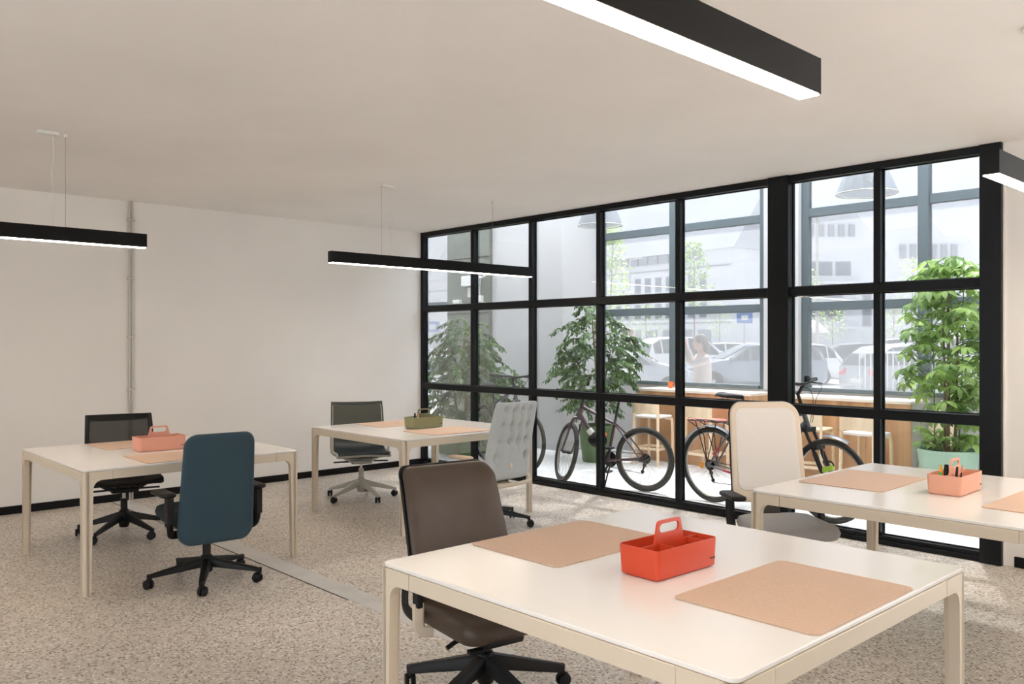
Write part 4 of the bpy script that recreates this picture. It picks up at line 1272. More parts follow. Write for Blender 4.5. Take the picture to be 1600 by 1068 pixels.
def pot_round(t, r0, r1, h, m, rim=0.012):
    MB().lathe([(r0 * 0.96, 0), (r0, 0.01), (r1, h - 0.03), (r1 + rim * 0.3, h - 0.028), (r1 + rim * 0.3, h), (r1 - 0.012, h), (r1 - 0.018, h - 0.05), (0.001, h - 0.05)], 40).build('pot', m, t, sharp=50)
    MB().lathe([(0.001, h - 0.045), (r1 - 0.022, h - 0.045), (r1 - 0.022, h - 0.06)], 24, caps=False).build('soil', 'soil', t)
def ficus(loc, label, potf, trunk, shape, n, seed):
    t = thing('potted_weeping_fig', label, 'plant', loc, 0, 'potted weeping figs in the porch')
    rnd = random.Random(seed)
    potf(t)
    tr = MB()
    for pts, r0, r1 in trunk:
        tr.tube(catmull(pts, 5), [r0, r1], 8)
    tr.build('trunk', 'bark', t)
    k = 0
    while k < n:
        z = rnd.uniform(shape[0][0], shape[-1][0])
        for (za, ra), (zb, rb) in zip(shape, shape[1:]):
            if za <= z <= zb:
                rad = ra + (rb - ra) * (z - za) / (zb - za)
        if rnd.random() > (rad / max(s[1] for s in shape)) ** 1.0 + 0.15:
            continue
        a = rnd.uniform(0, 2 * PI)
        q = rad * math.sqrt(rnd.uniform(0.0, 1.0)) * 0.72
        o = link('leafy_twig', TWIGS[rnd.randrange(6)], 'ficus_leaf', t, loc=(q * math.cos(a), q * math.sin(a), z))
        o.rotation_euler = (rnd.uniform(-0.3, 0.3), rnd.uniform(-0.25, 0.45), a + rnd.uniform(-0.7, 0.7))
        s = rnd.uniform(0.75, 1.15) * (0.75 + 0.35 * rad / max(s[1] for s in shape))
        o.scale = (s, s, s)
        k += 1
    return t
def square_pot(m, hw, h):
    def f(t):
        mb = MB()
        o0, o1 = rrect(hw * 0.86, hw * 0.86, 0.04), rrect(hw, hw, 0.05)
        i1 = rrect(hw - 0.02, hw - 0.02, 0.04); K = len(o0)
        rings = [(o0, 0), (o1, h), (i1, h), (i1, h - 0.06)]
        vs = [(x, y, z) for rg, z in rings for x, y in rg]
        fs = [(i * K + k, i * K + (k + 1) % K, (i + 1) * K + (k + 1) % K, (i + 1) * K + k) for i in range(3) for k in range(K)]
        fs += [tuple(range(K)), tuple(range(3 * K, 4 * K))]
        mb.add(vs, fs); mb.build('pot', m, t, sharp=50)
        MB().slab(rrect(hw - 0.022, hw - 0.022, 0.038), h - 0.058, h - 0.05).build('soil', 'soil', t)
    return f
ficus((-0.42, 1.02, 0), 'bushy weeping fig in an olive pot before the concrete pier', square_pot('pot_olive', 0.30, 0.40),
      [([(0, 0, 0.3), (0.02, 0.01, 0.8), (-0.03, 0.0, 1.3), (0.0, 0.02, 1.72)], 0.028, 0.008), ([(0.04, 0.05, 0.3), (0.1, 0.1, 0.8), (0.22, 0.12, 1.15)], 0.02, 0.006), ([(-0.05, -0.04, 0.3), (-0.15, -0.06, 0.8), (-0.3, -0.05, 1.15)], 0.02, 0.006)],
      [(0.42, 0.34), (0.75, 0.62), (1.05, 0.60), (1.35, 0.40), (1.60, 0.30), (1.82, 0.06)], 230, 11)
ficus((1.30, 1.74, 0), 'tall slim weeping fig between the white column and the left counter', lambda t: pot_round(t, 0.17, 0.215, 0.46, 'pot_olive'),
      [([(0, 0, 0.36), (0.01, 0.01, 0.9), (-0.02, 0.0, 1.4), (-0.10, 0.02, 1.95)], 0.022, 0.007), ([(0.02, 0.03, 0.6), (0.1, 0.05, 1.0), (0.2, 0.05, 1.4)], 0.014, 0.005)],
      [(0.62, 0.26), (0.95, 0.42), (1.35, 0.50), (1.60, 0.36), (1.80, 0.20), (2.04, 0.06)], 165, 12)

# umbrella plant
def whorl(seed):
    rnd = random.Random(seed); mb = MB()
    c = V(0.14, 0, 0.03)
    mb.tube(catmull([V(0, 0, 0), V(0.07, 0, 0.03), c], 4), [0.004, 0.003], 5)
    n = rnd.choice((7, 8, 9))
    for k in range(n):
        a = 2 * PI * k / n + rnd.uniform(-0.15, 0.15)
        d = V(math.cos(a), math.sin(a), rnd.uniform(-0.75, -0.25))
        st_ = c + V(math.cos(a), math.sin(a), -0.2) * 0.018
        leaf_faces(mb, st_, d, V(0, 0, 1), rnd.uniform(0.095, 0.13), rnd.uniform(0.046, 0.058), 0.18)
    return mb.mesh('leaf', 60)
WH = [whorl(k) for k in range(5)]
def umbrella_plant():
    t = thing('potted_umbrella_plant', 'tall bright green umbrella plant in a mint green pot', 'plant', (5.37, 2.08, 0))
    rnd = random.Random(5)
    pot_round(t, 0.20, 0.262, 0.50, 'pot_green', 0.016)
    for k, (x, y, h, m, r_) in enumerate(((0.0, 0.0, 2.0, 'bark', 0.017), (0.045, 0.03, 1.8, 'bark', 0.013), (-0.04, 0.03, 1.75, 'bark', 0.012), (-0.10, -0.05, 2.30, 'cane_green', 0.007), (0.09, 0.0, 2.28, 'cane_green', 0.007), (0.02, 0.06, 1.4, 'cane_green', 0.007))):
        MB().tube(catmull([(x, y, 0.42), (x * 1.3 + rnd.uniform(-.02, .02), y, h * 0.6), (x * 1.5, y * 1.5, h)], 5), [r_, r_ * 0.7], 7).build('stem' if m == 'bark' else 'support_cane', m, t)
    shape = [(0.72, 0.20), (0.95, 0.36), (1.25, 0.40), (1.60, 0.37), (1.95, 0.33), (2.16, 0.26), (2.26, 0.10)]
    k = 0
    while k < 250:
        z = rnd.uniform(0.74, 2.24)
        for (za, ra), (zb, rb) in zip(shape, shape[1:]):
            if za <= z <= zb:
                rad = ra + (rb - ra) * (z - za) / (zb - za)
        a = rnd.uniform(0, 2 * PI); q = max(0.0, rad * rnd.uniform(0.3, 1.0) - 0.10)
        o = link('leaf', WH[rnd.randrange(5)], 'scheff_leaf', t, loc=(q * math.cos(a), q * math.sin(a), z))
        o.rotation_euler = (rnd.uniform(-0.3, 0.3), rnd.uniform(-0.2, 0.55), a + rnd.uniform(-0.5, 0.5))
        s = rnd.uniform(0.75, 1.15); o.scale = (s, s, s); k += 1
    for k in range(16):                                   # young shoots at the pot rim
        a = 2 * PI * k / 16 + rnd.uniform(-.2, .2)
        o = link('leaf', WH[rnd.randrange(5)], 'scheff_leaf', t, loc=(0.08 * math.cos(a), 0.08 * math.sin(a), rnd.uniform(0.50, 0.60)))
        o.rotation_euler = (0, rnd.uniform(-0.5, 0.1), a); s = rnd.uniform(0.8, 1.1); o.scale = (s, s, s)
umbrella_plant()

# ================================================================== COUNTERS, STOOLS
def counter(x0, x1, label, n, end_white=False):
    t = thing('bar_counter', label, 'counter', ((x0 + x1) / 2, 2.59, 0), 0, 'wooden bar counters along the facade')
    h = (x1 - x0) / 2; ya, yb = -0.25, 0.245; zt_ = 0.905
    MB().box(-h, h, ya - 0.012, yb, zt_ - 0.03, zt_).build('counter_top', 'counter_top', t, bevel=0.003)
    st_ = 2 * h / n
    for i in range(n):
        MB().box(-h + i * st_ + 0.0015, -h + (i + 1) * st_ - 0.0015, ya, ya + 0.02, 0.0, zt_ - 0.031).build('front_panel', 'counter_wood', t, bevel=0.001)
    for s in (-1, 1):
        m = 'porch_paint' if (end_white and s > 0) else 'counter_wood'
        a, b = (h - 0.025, h) if s > 0 else (-h, -h + 0.025)
        MB().box(a, b, ya + 0.0205, yb, 0.0, zt_ - 0.031).build('end_panel', m, t, bevel=0.001)
    return t
counter(1.475, 3.14, 'wooden bar counter with pale top left of the thick black post', 3)
counter(3.56, 4.93, 'wooden bar counter with pale top right of the thick black post', 3, True)
cb_ = MB().bar((0, 0, 0.0), (0.05, 0.42, 0.80), (0.26, 0.025), up=(0, -1, 0.3)).build('leaning_board', 'birch', None, loc=(5.06, 2.36, 0))
tag(cb_, 'pale wooden board leaning between the right counter and the mint pot', 'board')
cup = thing('cup', 'small orange cup at the left counter beside the window mullion', 'cup', (1.80, 2.62, 0.9055))
MB().lathe([(0.026, 0), (0.034, 0.085), (0.031, 0.085), (0.024, 0.006), (0.001, 0.006)], 20).build('cup_body', 'orange', cup)
MB().tube(catmull([(0.030, 0, 0.07), (0.058, 0, 0.065), (0.058, 0, 0.03), (0.028, 0, 0.022)], 4), 0.004, 6).build('cup_handle', 'orange', cup)

def stool(loc, rz, label, seat_m):
    t = thing('bar_stool', label, 'stool', loc, rz, 'birch stools with low bent backs')
    H = 0.60
    MB().pad(0.185, 0.175, 0.028, 0.011, 0.07, lambda u, v, w: (u, v, H - 0.014 + w), 2).build('seat', seat_m, t, sharp=60)
    for sx in (-1, 1):                       # front legs bend under the seat
        p = catmull([(sx * 0.175, 0.16, 0.0), (sx * 0.172, 0.155, 0.30), (sx * 0.168, 0.150, H - 0.075), (sx * 0.155, 0.125, H - 0.042), (sx * 0.11, 0.08, H - 0.034)], 5)
        MB().tube(p, 0.023, 8, flat=(1.0, 0.62)).build('leg', 'birch', t)
    for sx in (-1, 1):                       # rear legs run up to the back
        p = catmull([(sx * 0.180, -0.185, 0.0), (sx * 0.176, -0.178, 0.30), (sx * 0.172, -0.172, H), (sx * 0.168, -0.170, 0.74)], 5)
        MB().tube(p, 0.024, 8, flat=(1.0, 0.62)).build('leg', 'birch', t)
    mb = MB()
    def fn(side):
        return lambda a, b: ((a * 2 - 1) * 0.186, -0.178 - 0.035 * (1 - (a * 2 - 1) ** 4) + side * 0.007, 0.625 + 0.125 * b)
    mb.grid(15, 3, fn(-1)); mb.grid(15, 3, fn(1)); A = 45
    for i in range(14):
        for j in (0, 2):
            mb.f.append((i * 3 + j, (i + 1) * 3 + j, A + (i + 1) * 3 + j, A + i * 3 + j))
    for j in range(2):
        for i in (0, 14):
            mb.f.append((i * 3 + j, i * 3 + j + 1, A + i * 3 + j + 1, A + i * 3 + j))
    mb.build('backrest', 'birch', t, sharp=60)
    for a, b in (((-0.176, 0.155), (0.176, 0.155)), ((-0.178, -0.178), (0.178, -0.178)), ((-0.177, -0.17), (-0.174, 0.15)), ((0.177, -0.17), (0.174, 0.15))):
        MB().bar((a[0], a[1], 0.20), (b[0], b[1], 0.20), (0.016, 0.030)).build('footrest', 'birch', t, bevel=0.003)
stool((1.93, 2.10, 0), R(4), 'birch stool with white seat at the left end of the left counter', 'stool_white')
stool((2.70, 2.11, 0), R(-3), 'birch stool with pink seat behind the grey bicycle', 'stool_pink')
stool((4.00, 2.10, 0), R(5), 'birch stool half hidden behind the fork of the grey bicycle', 'birch')
stool((4.60, 2.08, 0), R(-6), 'birch stool with white seat near the right end of the right counter', 'stool_white')

# ================================================================== PORCH PENDANTS AND WALL FITTINGS
rg = bpy.data.materials.new('ribbed_glass'); rg.use_nodes = True
nt = rg.node_tree; nt.nodes.clear()
_o = nt.nodes.new('ShaderNodeOutputMaterial'); _t = nt.nodes.new('ShaderNodeBsdfTransparent'); _g = nt.nodes.new('ShaderNodeBsdfPrincipled')
_g.inputs['Base Color'].default_value = rgb(150, 155, 158); _g.inputs['Roughness'].default_value = 0.15
_m = nt.nodes.new('ShaderNodeMixShader'); _m.inputs[0].default_value = 0.5
_t.inputs[0].default_value = (0.93, 0.94, 0.95, 1)
nt.links.new(_t.outputs[0], _m.inputs[1]); nt.links.new(_g.outputs[0], _m.inputs[2]); nt.links.new(_m.outputs[0], _o.inputs[0])
MATS['ribbed_glass'] = rg
def porch_pendant(x, y, zb, label):
    t = thing('glass_pendant_lamp', label, 'lamp', (x, y, zb), 0, 'ribbed glass pendants in the porch')
    prof = [(0.258, 0.0), (0.255, 0.012), (0.240, 0.05), (0.215, 0.11), (0.190, 0.17), (0.160, 0.23), (0.120, 0.275), (0.075, 0.30)]
    seg = 144; mb = MB(); n = len(prof)
    def fn(a, b):
        i = b * (n - 1); j = min(int(i), n - 2); f = i - j
        r_ = prof[j][0] + (prof[j + 1][0] - prof[j][0]) * f; z = prof[j][1] + (prof[j + 1][1] - prof[j][1]) * f
        k = round(a * seg)
        r_ *= 1 + (0.012 if k % 3 == 0 else -0.008)
        return (r_ * math.cos(2 * PI * a), r_ * math.sin(2 * PI * a), z)
    mb.grid(seg, n, fn, closed_u=True)
    sh = mb.build('shade', 'ribbed_glass', t, sharp=20)
    MB().tube([(0.258 * math.cos(2 * PI * k / 48), 0.258 * math.sin(2 * PI * k / 48), 0.0) for k in range(48)], 0.006, 6, True).build('rim', 'zinc', sh)
    MB().lathe([(0.08, 0.295), (0.085, 0.31), (0.085, 0.45), (0.07, 0.47), (0.02, 0.49)], 24).build('lamp_housing', 'zinc', t)
    MB().lathe([(0.001, 0.09), (0.035, 0.105), (0.055, 0.16), (0.04, 0.23), (0.02, 0.29)], 16).build('bulb', 'white_plastic', t)
    MB().cyl((0, 0, 0.48), (0, 0, PTOP - zb), 0.004, seg=6).build('cord', 'black_plastic', t)
porch_pendant(4.995, 1.2, 2.83, 'ribbed glass bell pendant hanging in the porch above the right counter')
porch_pendant(1.84, 1.2, 2.86, 'ribbed glass bell pendant hanging in the porch before the white column')

fx = thing('security_light', 'white security light with side arm on the concrete pier', 'lamp', (-1.48, 2.06, 2.42))
MB().box(-0.16, 0.09, -0.10, 0.0, -0.07, 0.085).build('lamp_box', 'white_plastic', fx, bevel=0.01)
MB().box(0.12, 0.20, -0.09, 0.0, -0.06, 0.085).build('junction_box', 'white_plastic', fx, bevel=0.008)
MB().tube(catmull([(0.20, -0.05, 0.045), (0.30, -0.06, 0.05), (0.40, -0.10, 0.075)], 5), 0.018, 8).build('arm', 'white_plastic', fx)
MB().cyl((0.09, -0.05, 0.0), (0.12, -0.05, 0.0), 0.02, 0.02, 8).build('connector', 'white_plastic', fx)
def notice(x, z, w, h, label, marks):
    s = thing('notice_plate', label, 'sign', (x, 2.06, z), 0, 'small plates on the concrete pier')
    MB().box(-w / 2, w / 2, -0.008, 0, -h / 2, h / 2).build('plate', 'white_plastic', s)
    for (mx, mz, mw, mh) in marks:
        MB().box(mx - mw / 2, mx + mw / 2, -0.0095, -0.0082, mz - mh / 2, mz + mh / 2).build('mark', 'ink', s)
notice(-1.545, 2.26, 0.09, 0.15, 'blank white plate below the security light, left one', [])
notice(-1.345, 2.27, 0.10, 0.17, 'white plate with dark dashes below the security light', [(0.0, 0.045, 0.035, 0.03), (0.01, 0.0, 0.05, 0.012), (0.01, -0.045, 0.05, 0.012)])
for x, z, w, h, lab in ((-1.81, 2.125, 0.16, 0.055, 'low white cable box at the left of the concrete pier'), (-1.30, 2.15, 0.16, 0.095, 'white cable box at the right of the concrete pier')):
    b_ = thing('cable_box', lab, 'box', (x, 2.06, z), 0, 'cable boxes on the concrete pier')
    MB().box(-w / 2, w / 2, -0.06, 0, -h / 2, h / 2).build('box_body', 'white_plastic', b_, bevel=0.006)
    MB().box(-w / 2 + 0.01, w / 2 + 0.05, -0.035, 0, -h / 2 - 0.035, -h / 2 - 0.001).build('bracket', 'zinc', b_, bevel=0.004)

# ================================================================== OUTSIDE: CARS
mat('car_white', rgb(226, 228, 230), 0.3, coat=0.6)
mat('car_silver', rgb(176, 180, 186), 0.3, metal=0.3, coat=0.6)
mat('car_dark', rgb(92, 100, 112), 0.3, coat=0.6)
mat('car_bluegrey', rgb(128, 138, 154), 0.3, coat=0.6)
mat('car_glass', rgb(70, 80, 88), 0.08)
mat('tail_red', rgb(214, 60, 66), 0.3)
mat('car_trim', rgb(50, 52, 56), 0.6)
mat('alloy', rgb(190, 192, 196), 0.3, metal=0.6)
CAR = {
 # x, z_bottom, z_belt, z_roof (equal to belt outside the cabin), half width, half roof width ; front at +x
 'hatch': [(-2.0, .34, .70, .70, .70, .70), (-1.97, .28, .90, .92, .80, .72), (-1.75, .22, .94, 1.25, .86, .60), (-1.45, .20, .94, 1.42, .87, .62), (-0.6, .20, .93, 1.48, .88, .63), (0.15, .20, .92, 1.44, .88, .62), (0.95, .20, .92, .97, .87, .76), (1.6, .22, .80, .84, .84, .74), (1.98, .28, .66, .68, .72, .66), (2.06, .36, .52, .52, .60, .58)],
 'estate': [(-2.2, .34, .72, .72, .72, .72), (-2.16, .28, .92, .95, .82, .74), (-1.98, .22, .96, 1.30, .87, .62), (-1.7, .20, .96, 1.44, .88, .64), (-0.6, .20, .95, 1.48, .89, .65), (0.25, .20, .94, 1.43, .89, .64), (1.05, .20, .93, .98, .88, .78), (1.75, .22, .82, .86, .85, .76), (2.12, .28, .68, .70, .74, .68), (2.2, .36, .54, .54, .62, .60)],
 'suv': [(-2.1, .42, .80, .80, .74, .74), (-2.07, .34, 1.04, 1.06, .84, .76), (-1.9, .28, 1.08, 1.48, .89, .66), (-1.6, .26, 1.08, 1.66, .90, .68), (-0.5, .26, 1.06, 1.72, .91, .69), (0.3, .26, 1.05, 1.66, .91, .68), (0.95, .26, 1.04, 1.10, .90, .82), (1.65, .28, .98, 1.02, .88, .80), (2.05, .34, .82, .84, .78, .72), (2.12, .42, .62, .62, .66, .64)],
}
CAR_ME = {}
def car_meshes(kind):
    st = CAR[kind]
    b = MB(); K = 11; vs = []
    for x, zb, zl, zr, w, wr in st:
        half = [(w * 0.80, zb), (w * 0.97, zb + 0.10), (w, (zb + zl) / 2), (w * 0.985, zl), (wr, zr - 0.02 if zr > zl + .1 else zr)]
        ring = [(x, y, z) for y, z in half] + [(x, 0, zr + 0.035)] + [(x, -y, z) for y, z in reversed(half)]
        vs += ring
    n = len(st)
    fs = []
    for i in range(n - 1):
        for k in range(K):
            l = (k + 1) % K
            fs.append((i * K + k, i * K + l, (i + 1) * K + l, (i + 1) * K + k))
    fs += [tuple(range(K)), tuple((n - 1) * K + k for k in range(K))]
    b.add(vs, fs)
    g = []
    cab = [i for i, s in enumerate(st) if s[3] > s[2] + 0.2]
    i0, i1 = cab[0], cab[-1]
    P = lambda i, k, f=0: Vector(vs[i * K + k])
    def quad(a, b_, c, d, off, ins=0.10):
        cen = (a + b_ + c + d) / 4
        q = [p.lerp(cen, ins) + off for p in (a, b_, c, d)]
        m = MB(); o2 = off.normalized() * -0.02
        m.add(q + [p + o2 for p in q], [(0, 1, 2, 3), (7, 6, 5, 4), (0, 4, 5, 1), (1, 5, 6, 2), (2, 6, 7, 3), (3, 7, 4, 0)])
        return m
    side = []
    for s, kb, kr in ((1, 3, 4), (-1, 7, 6)):
        off = V(0, s * 0.012, 0.004)
        for i in range(i0, i1):
            side.append(quad(P(i, kb), P(i + 1, kb), P(i + 1, kr), P(i, kr), off, 0.09))
        e = i1
        m = MB()
        q = [P(e, kb), P(e + 1, kb).lerp(P(e, kb), 0.25), P(e, kr).lerp(P(e, kb), 0.12)]
        q = [p + off for p in q]
        m.add(q + [p - off.normalized() * 0.02 for p in q], [(0, 1, 2), (5, 4, 3), (0, 3, 4, 1), (1, 4, 5, 2), (2, 5, 3, 0)])
        side.append(m)
    wind = [quad(P(i1, 4), P(i1 + 1, 4), P(i1 + 1, 6), P(i1, 6), V(0.02, 0, 0.028), 0.06), quad(P(i0 - 1, 4), P(i0, 4), P(i0, 6), P(i0 - 1, 6), V(-0.022, 0, 0.012), 0.06)]
    zl = st[1][2]
    lights = [quad(V(st[1][0], s * .80, zl - .22), V(st[1][0], s * .46, zl - .20), V(st[1][0] - .01, s * .46, zl - .04), V(st[2][0], s * .84, zl + .02), V(-0.03, s * 0.012, 0), 0.0) for s in (1, -1)]
    heads = [quad(V(st[-2][0], s * .40, .60), V(st[-3][0] + .1, s * .80, .62), V(st[-3][0] + .1, s * .78, .76), V(st[-2][0] - .02, s * .40, .70), V(0.035, s * 0.02, 0.0), 0.0) for s in (1, -1)]
    ty = MB().lathe([(0.20, -0.09), (0.30, -0.10), (0.315, -0.07), (0.315, 0.07), (0.30, 0.10), (0.20, 0.09)], 24, (0, 0, 0.315), 'y')
    al = MB().lathe([(0.02, -0.095), (0.06, -0.092), (0.19, -0.075), (0.215, -0.088), (0.215, 0.088), (0.19, 0.075), (0.02, 0.095)], 10, (0, 0, 0.315), 'y')
    return dict(body=b.mesh('body', 50), side=[m.mesh('side_window') for m in side], wind=[m.mesh('windscreen') for m in wind], tail=[m.mesh('tail_light') for m in lights], head=[m.mesh('head_light') for m in heads], tyre=ty.mesh('wheel', 40), alloy=al.mesh('hubcap', 40), st=st)
GZ = -0.03
BODY_CACHE = {}
def car(x, y, heading, kind, colour, label):
    if kind not in CAR_ME:
        CAR_ME[kind] = car_meshes(kind)
    c = CAR_ME[kind]
    t = thing('car', label, 'car', (x, y, GZ), R(heading), 'parked cars seen through the facade')
    key = (kind, colour)
    if key not in BODY_CACHE:
        BODY_CACHE[key] = c['body'].copy()
    bo = link('body', BODY_CACHE[key], colour, t)
    for m in c['side']:
        link('side_window', m, 'car_glass', t)
    for m in c['wind']:
        link('windscreen', m, 'car_glass', t)
    for m in c['tail']:
        link('tail_light', m, 'tail_red', t)
    for m in c['head']:
        link('head_light', m, 'white_plastic', t)
    st = c['st']
    for wx in (st[0][0] + 0.80, st[-1][0] - 0.82):
        for s in (-1, 1):
            w = link('wheel', c['tyre'], 'rubber', t, loc=(wx, s * (st[4][4] - 0.085), 0))
            link('hubcap', c['alloy'], 'alloy', w)
    pl = MB().box(st[0][0] - 0.012, st[0][0] - 0.002, -0.26, 0.26, 0.50, 0.61).build('number_plate', 'white_plastic', t)
    for s in (-1, 1):
        mr = MB().ball((st[6][0] - 0.18, s * (st[6][4] + 0.09), st[6][2] + 0.08), (0.06, 0.10, 0.07), 10, 6).build('door_mirror', colour, t)
car(-6.63, 11.75, 47, 'hatch', 'car_silver', 'silver car half hidden behind the tall weeping fig')
car(-10.74, 20.94, 62, 'suv', 'car_white', 'white estate car with red tail light between fig and window mullion')
car(-6.17, 17.67, 227, 'estate', 'car_bluegrey', 'long blue-grey car beside the pale coated person')
car(-7.6, 22.1, 226, 'hatch', 'car_white', 'white hatchback parked behind the blue-grey car')
car(-8.27, 28.6, 222, 'estate', 'car_dark', 'dark grey estate car in the second row of the car park')
car(-0.32, 16.4, 60, 'hatch', 'car_silver', 'silver car partly hidden behind the umbrella plant')
car(-3.2, 25.6, 225, 'suv', 'car_white', 'white tall car behind the metal railing')
car(-16.53, 30.9, 227, 'estate', 'car_white', 'white car in the far row left of the facade pier')
car(-17.6, 37.6, 50, 'hatch', 'car_silver', 'far silver car just left of the facade pier')
car(-20.26, 30.4, 227, 'hatch', 'car_dark', 'far dark car above the white car by the fig')
car(-13.4, 9.75, 45, 'estate', 'car_white', 'white car seen through the narrow left window')
car(-12.0, 41.5, 227, 'suv', 'car_silver', 'far silver van-like car below the parasol')

# ------------------------------------------------------------------ trees
def street_tree(x, y, h, z0, rad, label, n, seed, stake=True):
    t = thing('street_tree', label, 'tree', (x, y, GZ), 0, 'young trees in the car park')
    rnd = random.Random(seed)
    tr = MB().tube(catmull([(0, 0, 0), (rnd.uniform(-.05, .05), 0, h * 0.4), (rnd.uniform(-.08, .08), rnd.uniform(-.05, .05), h * 0.92)], 5), [0.04, 0.012], 7)
    for k in range(9):
        z = z0 + (h - z0) * rnd.uniform(0.0, 0.8); a = rnd.uniform(0, 2 * PI); L = rad * rnd.uniform(0.6, 1.0)
        tr.tube(catmull([(0, 0, z), (L * .5 * math.cos(a), L * .5 * math.sin(a), z + .18), (L * math.cos(a), L * math.sin(a), z + .45)], 3), [0.012, 0.004], 5)
    tr.build('trunk', 'bark', t)
    lf = MB()
    for k in range(n):
        f = rnd.random() ** 0.8; z = z0 + (h - z0) * f
        rr = rad * (0.35 + 0.65 * math.sin(PI * min(1, f * 0.8 + 0.18))) * math.sqrt(rnd.random())
        a = rnd.uniform(0, 2 * PI)
        p = V(rr * math.cos(a), rr * math.sin(a), z)
        d = V(rnd.uniform(-1, 1), rnd.uniform(-1, 1), rnd.uniform(-.8, .4))
        leaf_faces(lf, p, d, V(rnd.uniform(-1, 1), rnd.uniform(-1, 1), 1), 0.15, 0.085, 0.2)
    lf.build('crown', 'tree_leaf', t, kind='stuff', sharp=60)
street_tree(-8.05, 13.05, 5.0, 2.1, 0.62, 'slender tree above the tall weeping fig', 520, 1)
street_tree(-9.18, 18.86, 5.1, 2.5, 0.70, 'slender tree right of the facade window mullion', 480, 2)
street_tree(-25.44, 45.42, 4.3, 1.9, 1.1, 'far tree standing above the white far row car', 260, 3)
street_tree(-29.0, 41.6, 4.2, 1.8, 1.5, 'broad far tree left of the facade window mullion', 320, 4)
street_tree(-13.73, 35.98, 5.4, 2.6, 0.9, 'tree at the left of the balcony building', 320, 5)
street_tree(-15.28, 41.65, 3.9, 1.8, 0.9, 'small tree left of the white parasol', 240, 6)
street_tree(-13.0, 44.9, 4.2, 1.8, 0.8, 'small tree right of the white parasol', 240, 7)
street_tree(-10.01, 39.97, 6.0, 3.2, 0.8, 'thin tree before the wide sloping roof', 240, 8)
street_tree(-12.2, 12.0, 5.6, 3.3, 0.6, 'thin tree seen through the narrow left window', 300, 9)

# ------------------------------------------------------------------ buildings
mat('build_white', rgb(222, 224, 228), 0.8, vary=(0.05, 0.03))
mat('build_roof', rgb(192, 196, 203), 0.7, vary=(0.06, 0.04))
mat('build_glass', rgb(100, 112, 126), 0.3)
mat('build_shade', rgb(146, 152, 162), 0.7)
# long white building with louvred eaves: runs from its right corner along direction D
def long_building():
    t = thing('building', 'long white building with louvred eaves and two window rows', 'building', (-66.4, 111.2, GZ), math.atan2(0.11, -0.994))
    L, Dp, ze, zr = 95.0, 16.0, 16.6, 28.6
    MB().box(0, L, -Dp, 0, 0, ze).build('wall', 'build_white', t)
    MB().add([(-1, 0.6, ze), (L, 0.6, ze), (L, -9, zr), (-1, -9, zr), (-1, -Dp, ze), (L, -Dp, ze)], [(0, 1, 2, 3), (3, 2, 5, 4), (0, 3, 4), (1, 5, 2), (0, 4, 5, 1)]).build('roof', 'build_roof', t)
    for i in range(30):
        MB().box(6 + i * 2.4, 8 + i * 2.4, 0.0, 0.5, ze - 1.5, ze - 0.1).build('louvre', 'build_shade', t)
    for z, i0, i1 in ((10.2, 0, 7), (5.6, 0, 26), (10.2, 11, 26)):
        for i in range(i0, i1):
            x = 5 + i * 2.5
            w = MB().box(x, x + 1.4, -0.1, 0.12, z, z + 2.6).build('window', 'build_shade', t)
            MB().box(x + 0.15, x + 1.25, 0.125, 0.16, z + 0.15, z + 2.45).build('pane', 'build_glass', w)
    for z in (4.6, 9.2, 13.8):
        MB().box(0, L, 0.0, 0.14, z, z + 0.25).build('string_course', 'build_shade', t)
    for i in range(22):
        MB().box(4 + i * 4, 6.6 + i * 4, 0.0, 0.2, 0.2, 3.6).build('ground_panel', 'build_shade', t)
long_building()
def front_block(name_label, loc, sc, pts, depth, windows, balconies, fins=None):
    t = thing('building', name_label, 'building', loc, R(47))
    t.scale = (sc, sc, sc)
    MB().prism(pts, lambda u, v: (u, 0, v), lambda u, v: (u, depth, v)).build('wall', 'build_white', t)
    for (x0, x1, z0, z1) in windows:
        w = MB().box(x0, x1, -0.12, 0.1, z0, z1).build('window', 'build_shade', t)
        MB().box(x0 + 0.2, x1 - 0.2, -0.16, -0.125, z0 + 0.2, z1 - 0.2).build('pane', 'build_glass', w)
    for (x0, x1, z) in balconies:
        MB().box(x0, x1, -1.6, -0.165, z, z + 0.35).build('balcony_slab', 'build_white', t)
        MB().box(x0, x1, -1.6, -1.5, z + 0.351, z + 1.3).build('balcony_front', 'build_roof', t)
    for (x0, x1, z0, z1) in fins or []:
        MB().box(x0, x1, -0.5, -0.02, z0, z1).build('roof_fin', 'build_shade', t)
    return t
front_block('white gabled building with stacked balconies behind the right counter', (-66.57, 133.28, GZ), 1.07,
    [(-3.5, 0), (24, 0), (20.5, 9.5), (9.6, 22.6), (-3.5, 21.9)], 14,
    [(0, 5.5, 11.6, 14.8), (6, 8.6, 11.6, 14.8), (-2.2, 2.6, 8.2, 11.0), (3.4, 7.2, 8.2, 11.0), (10.5, 12, 8.0, 11.2), (-2.2, 2.6, 4.2, 7.0), (3.4, 7.2, 4.2, 7.0), (10.5, 12, 4.0, 7.2)],
    [(-2.6, 9.4, 11.0), (-2.6, 9.4, 7.4), (-2.6, 9.4, 3.6)],
    [(-2 + i * 1.7, -1.1 + i * 1.7, 18.9, 20.9) for i in range(7)])
front_block('wide white building with a big blank sloping roof in the distance', (-87.71, 227.91, GZ), 1.32,
    [(-18, 0), (16, 0), (16, 14), (7, 25.5), (-18, 22.0)], 16,
    [(-12, -9, 7.5, 10), (-7, -4, 3.0, 6.5), (-12, -9, 3.0, 6.5), (0, 3, 7.5, 10), (0, 3, 3, 6.5)], [])
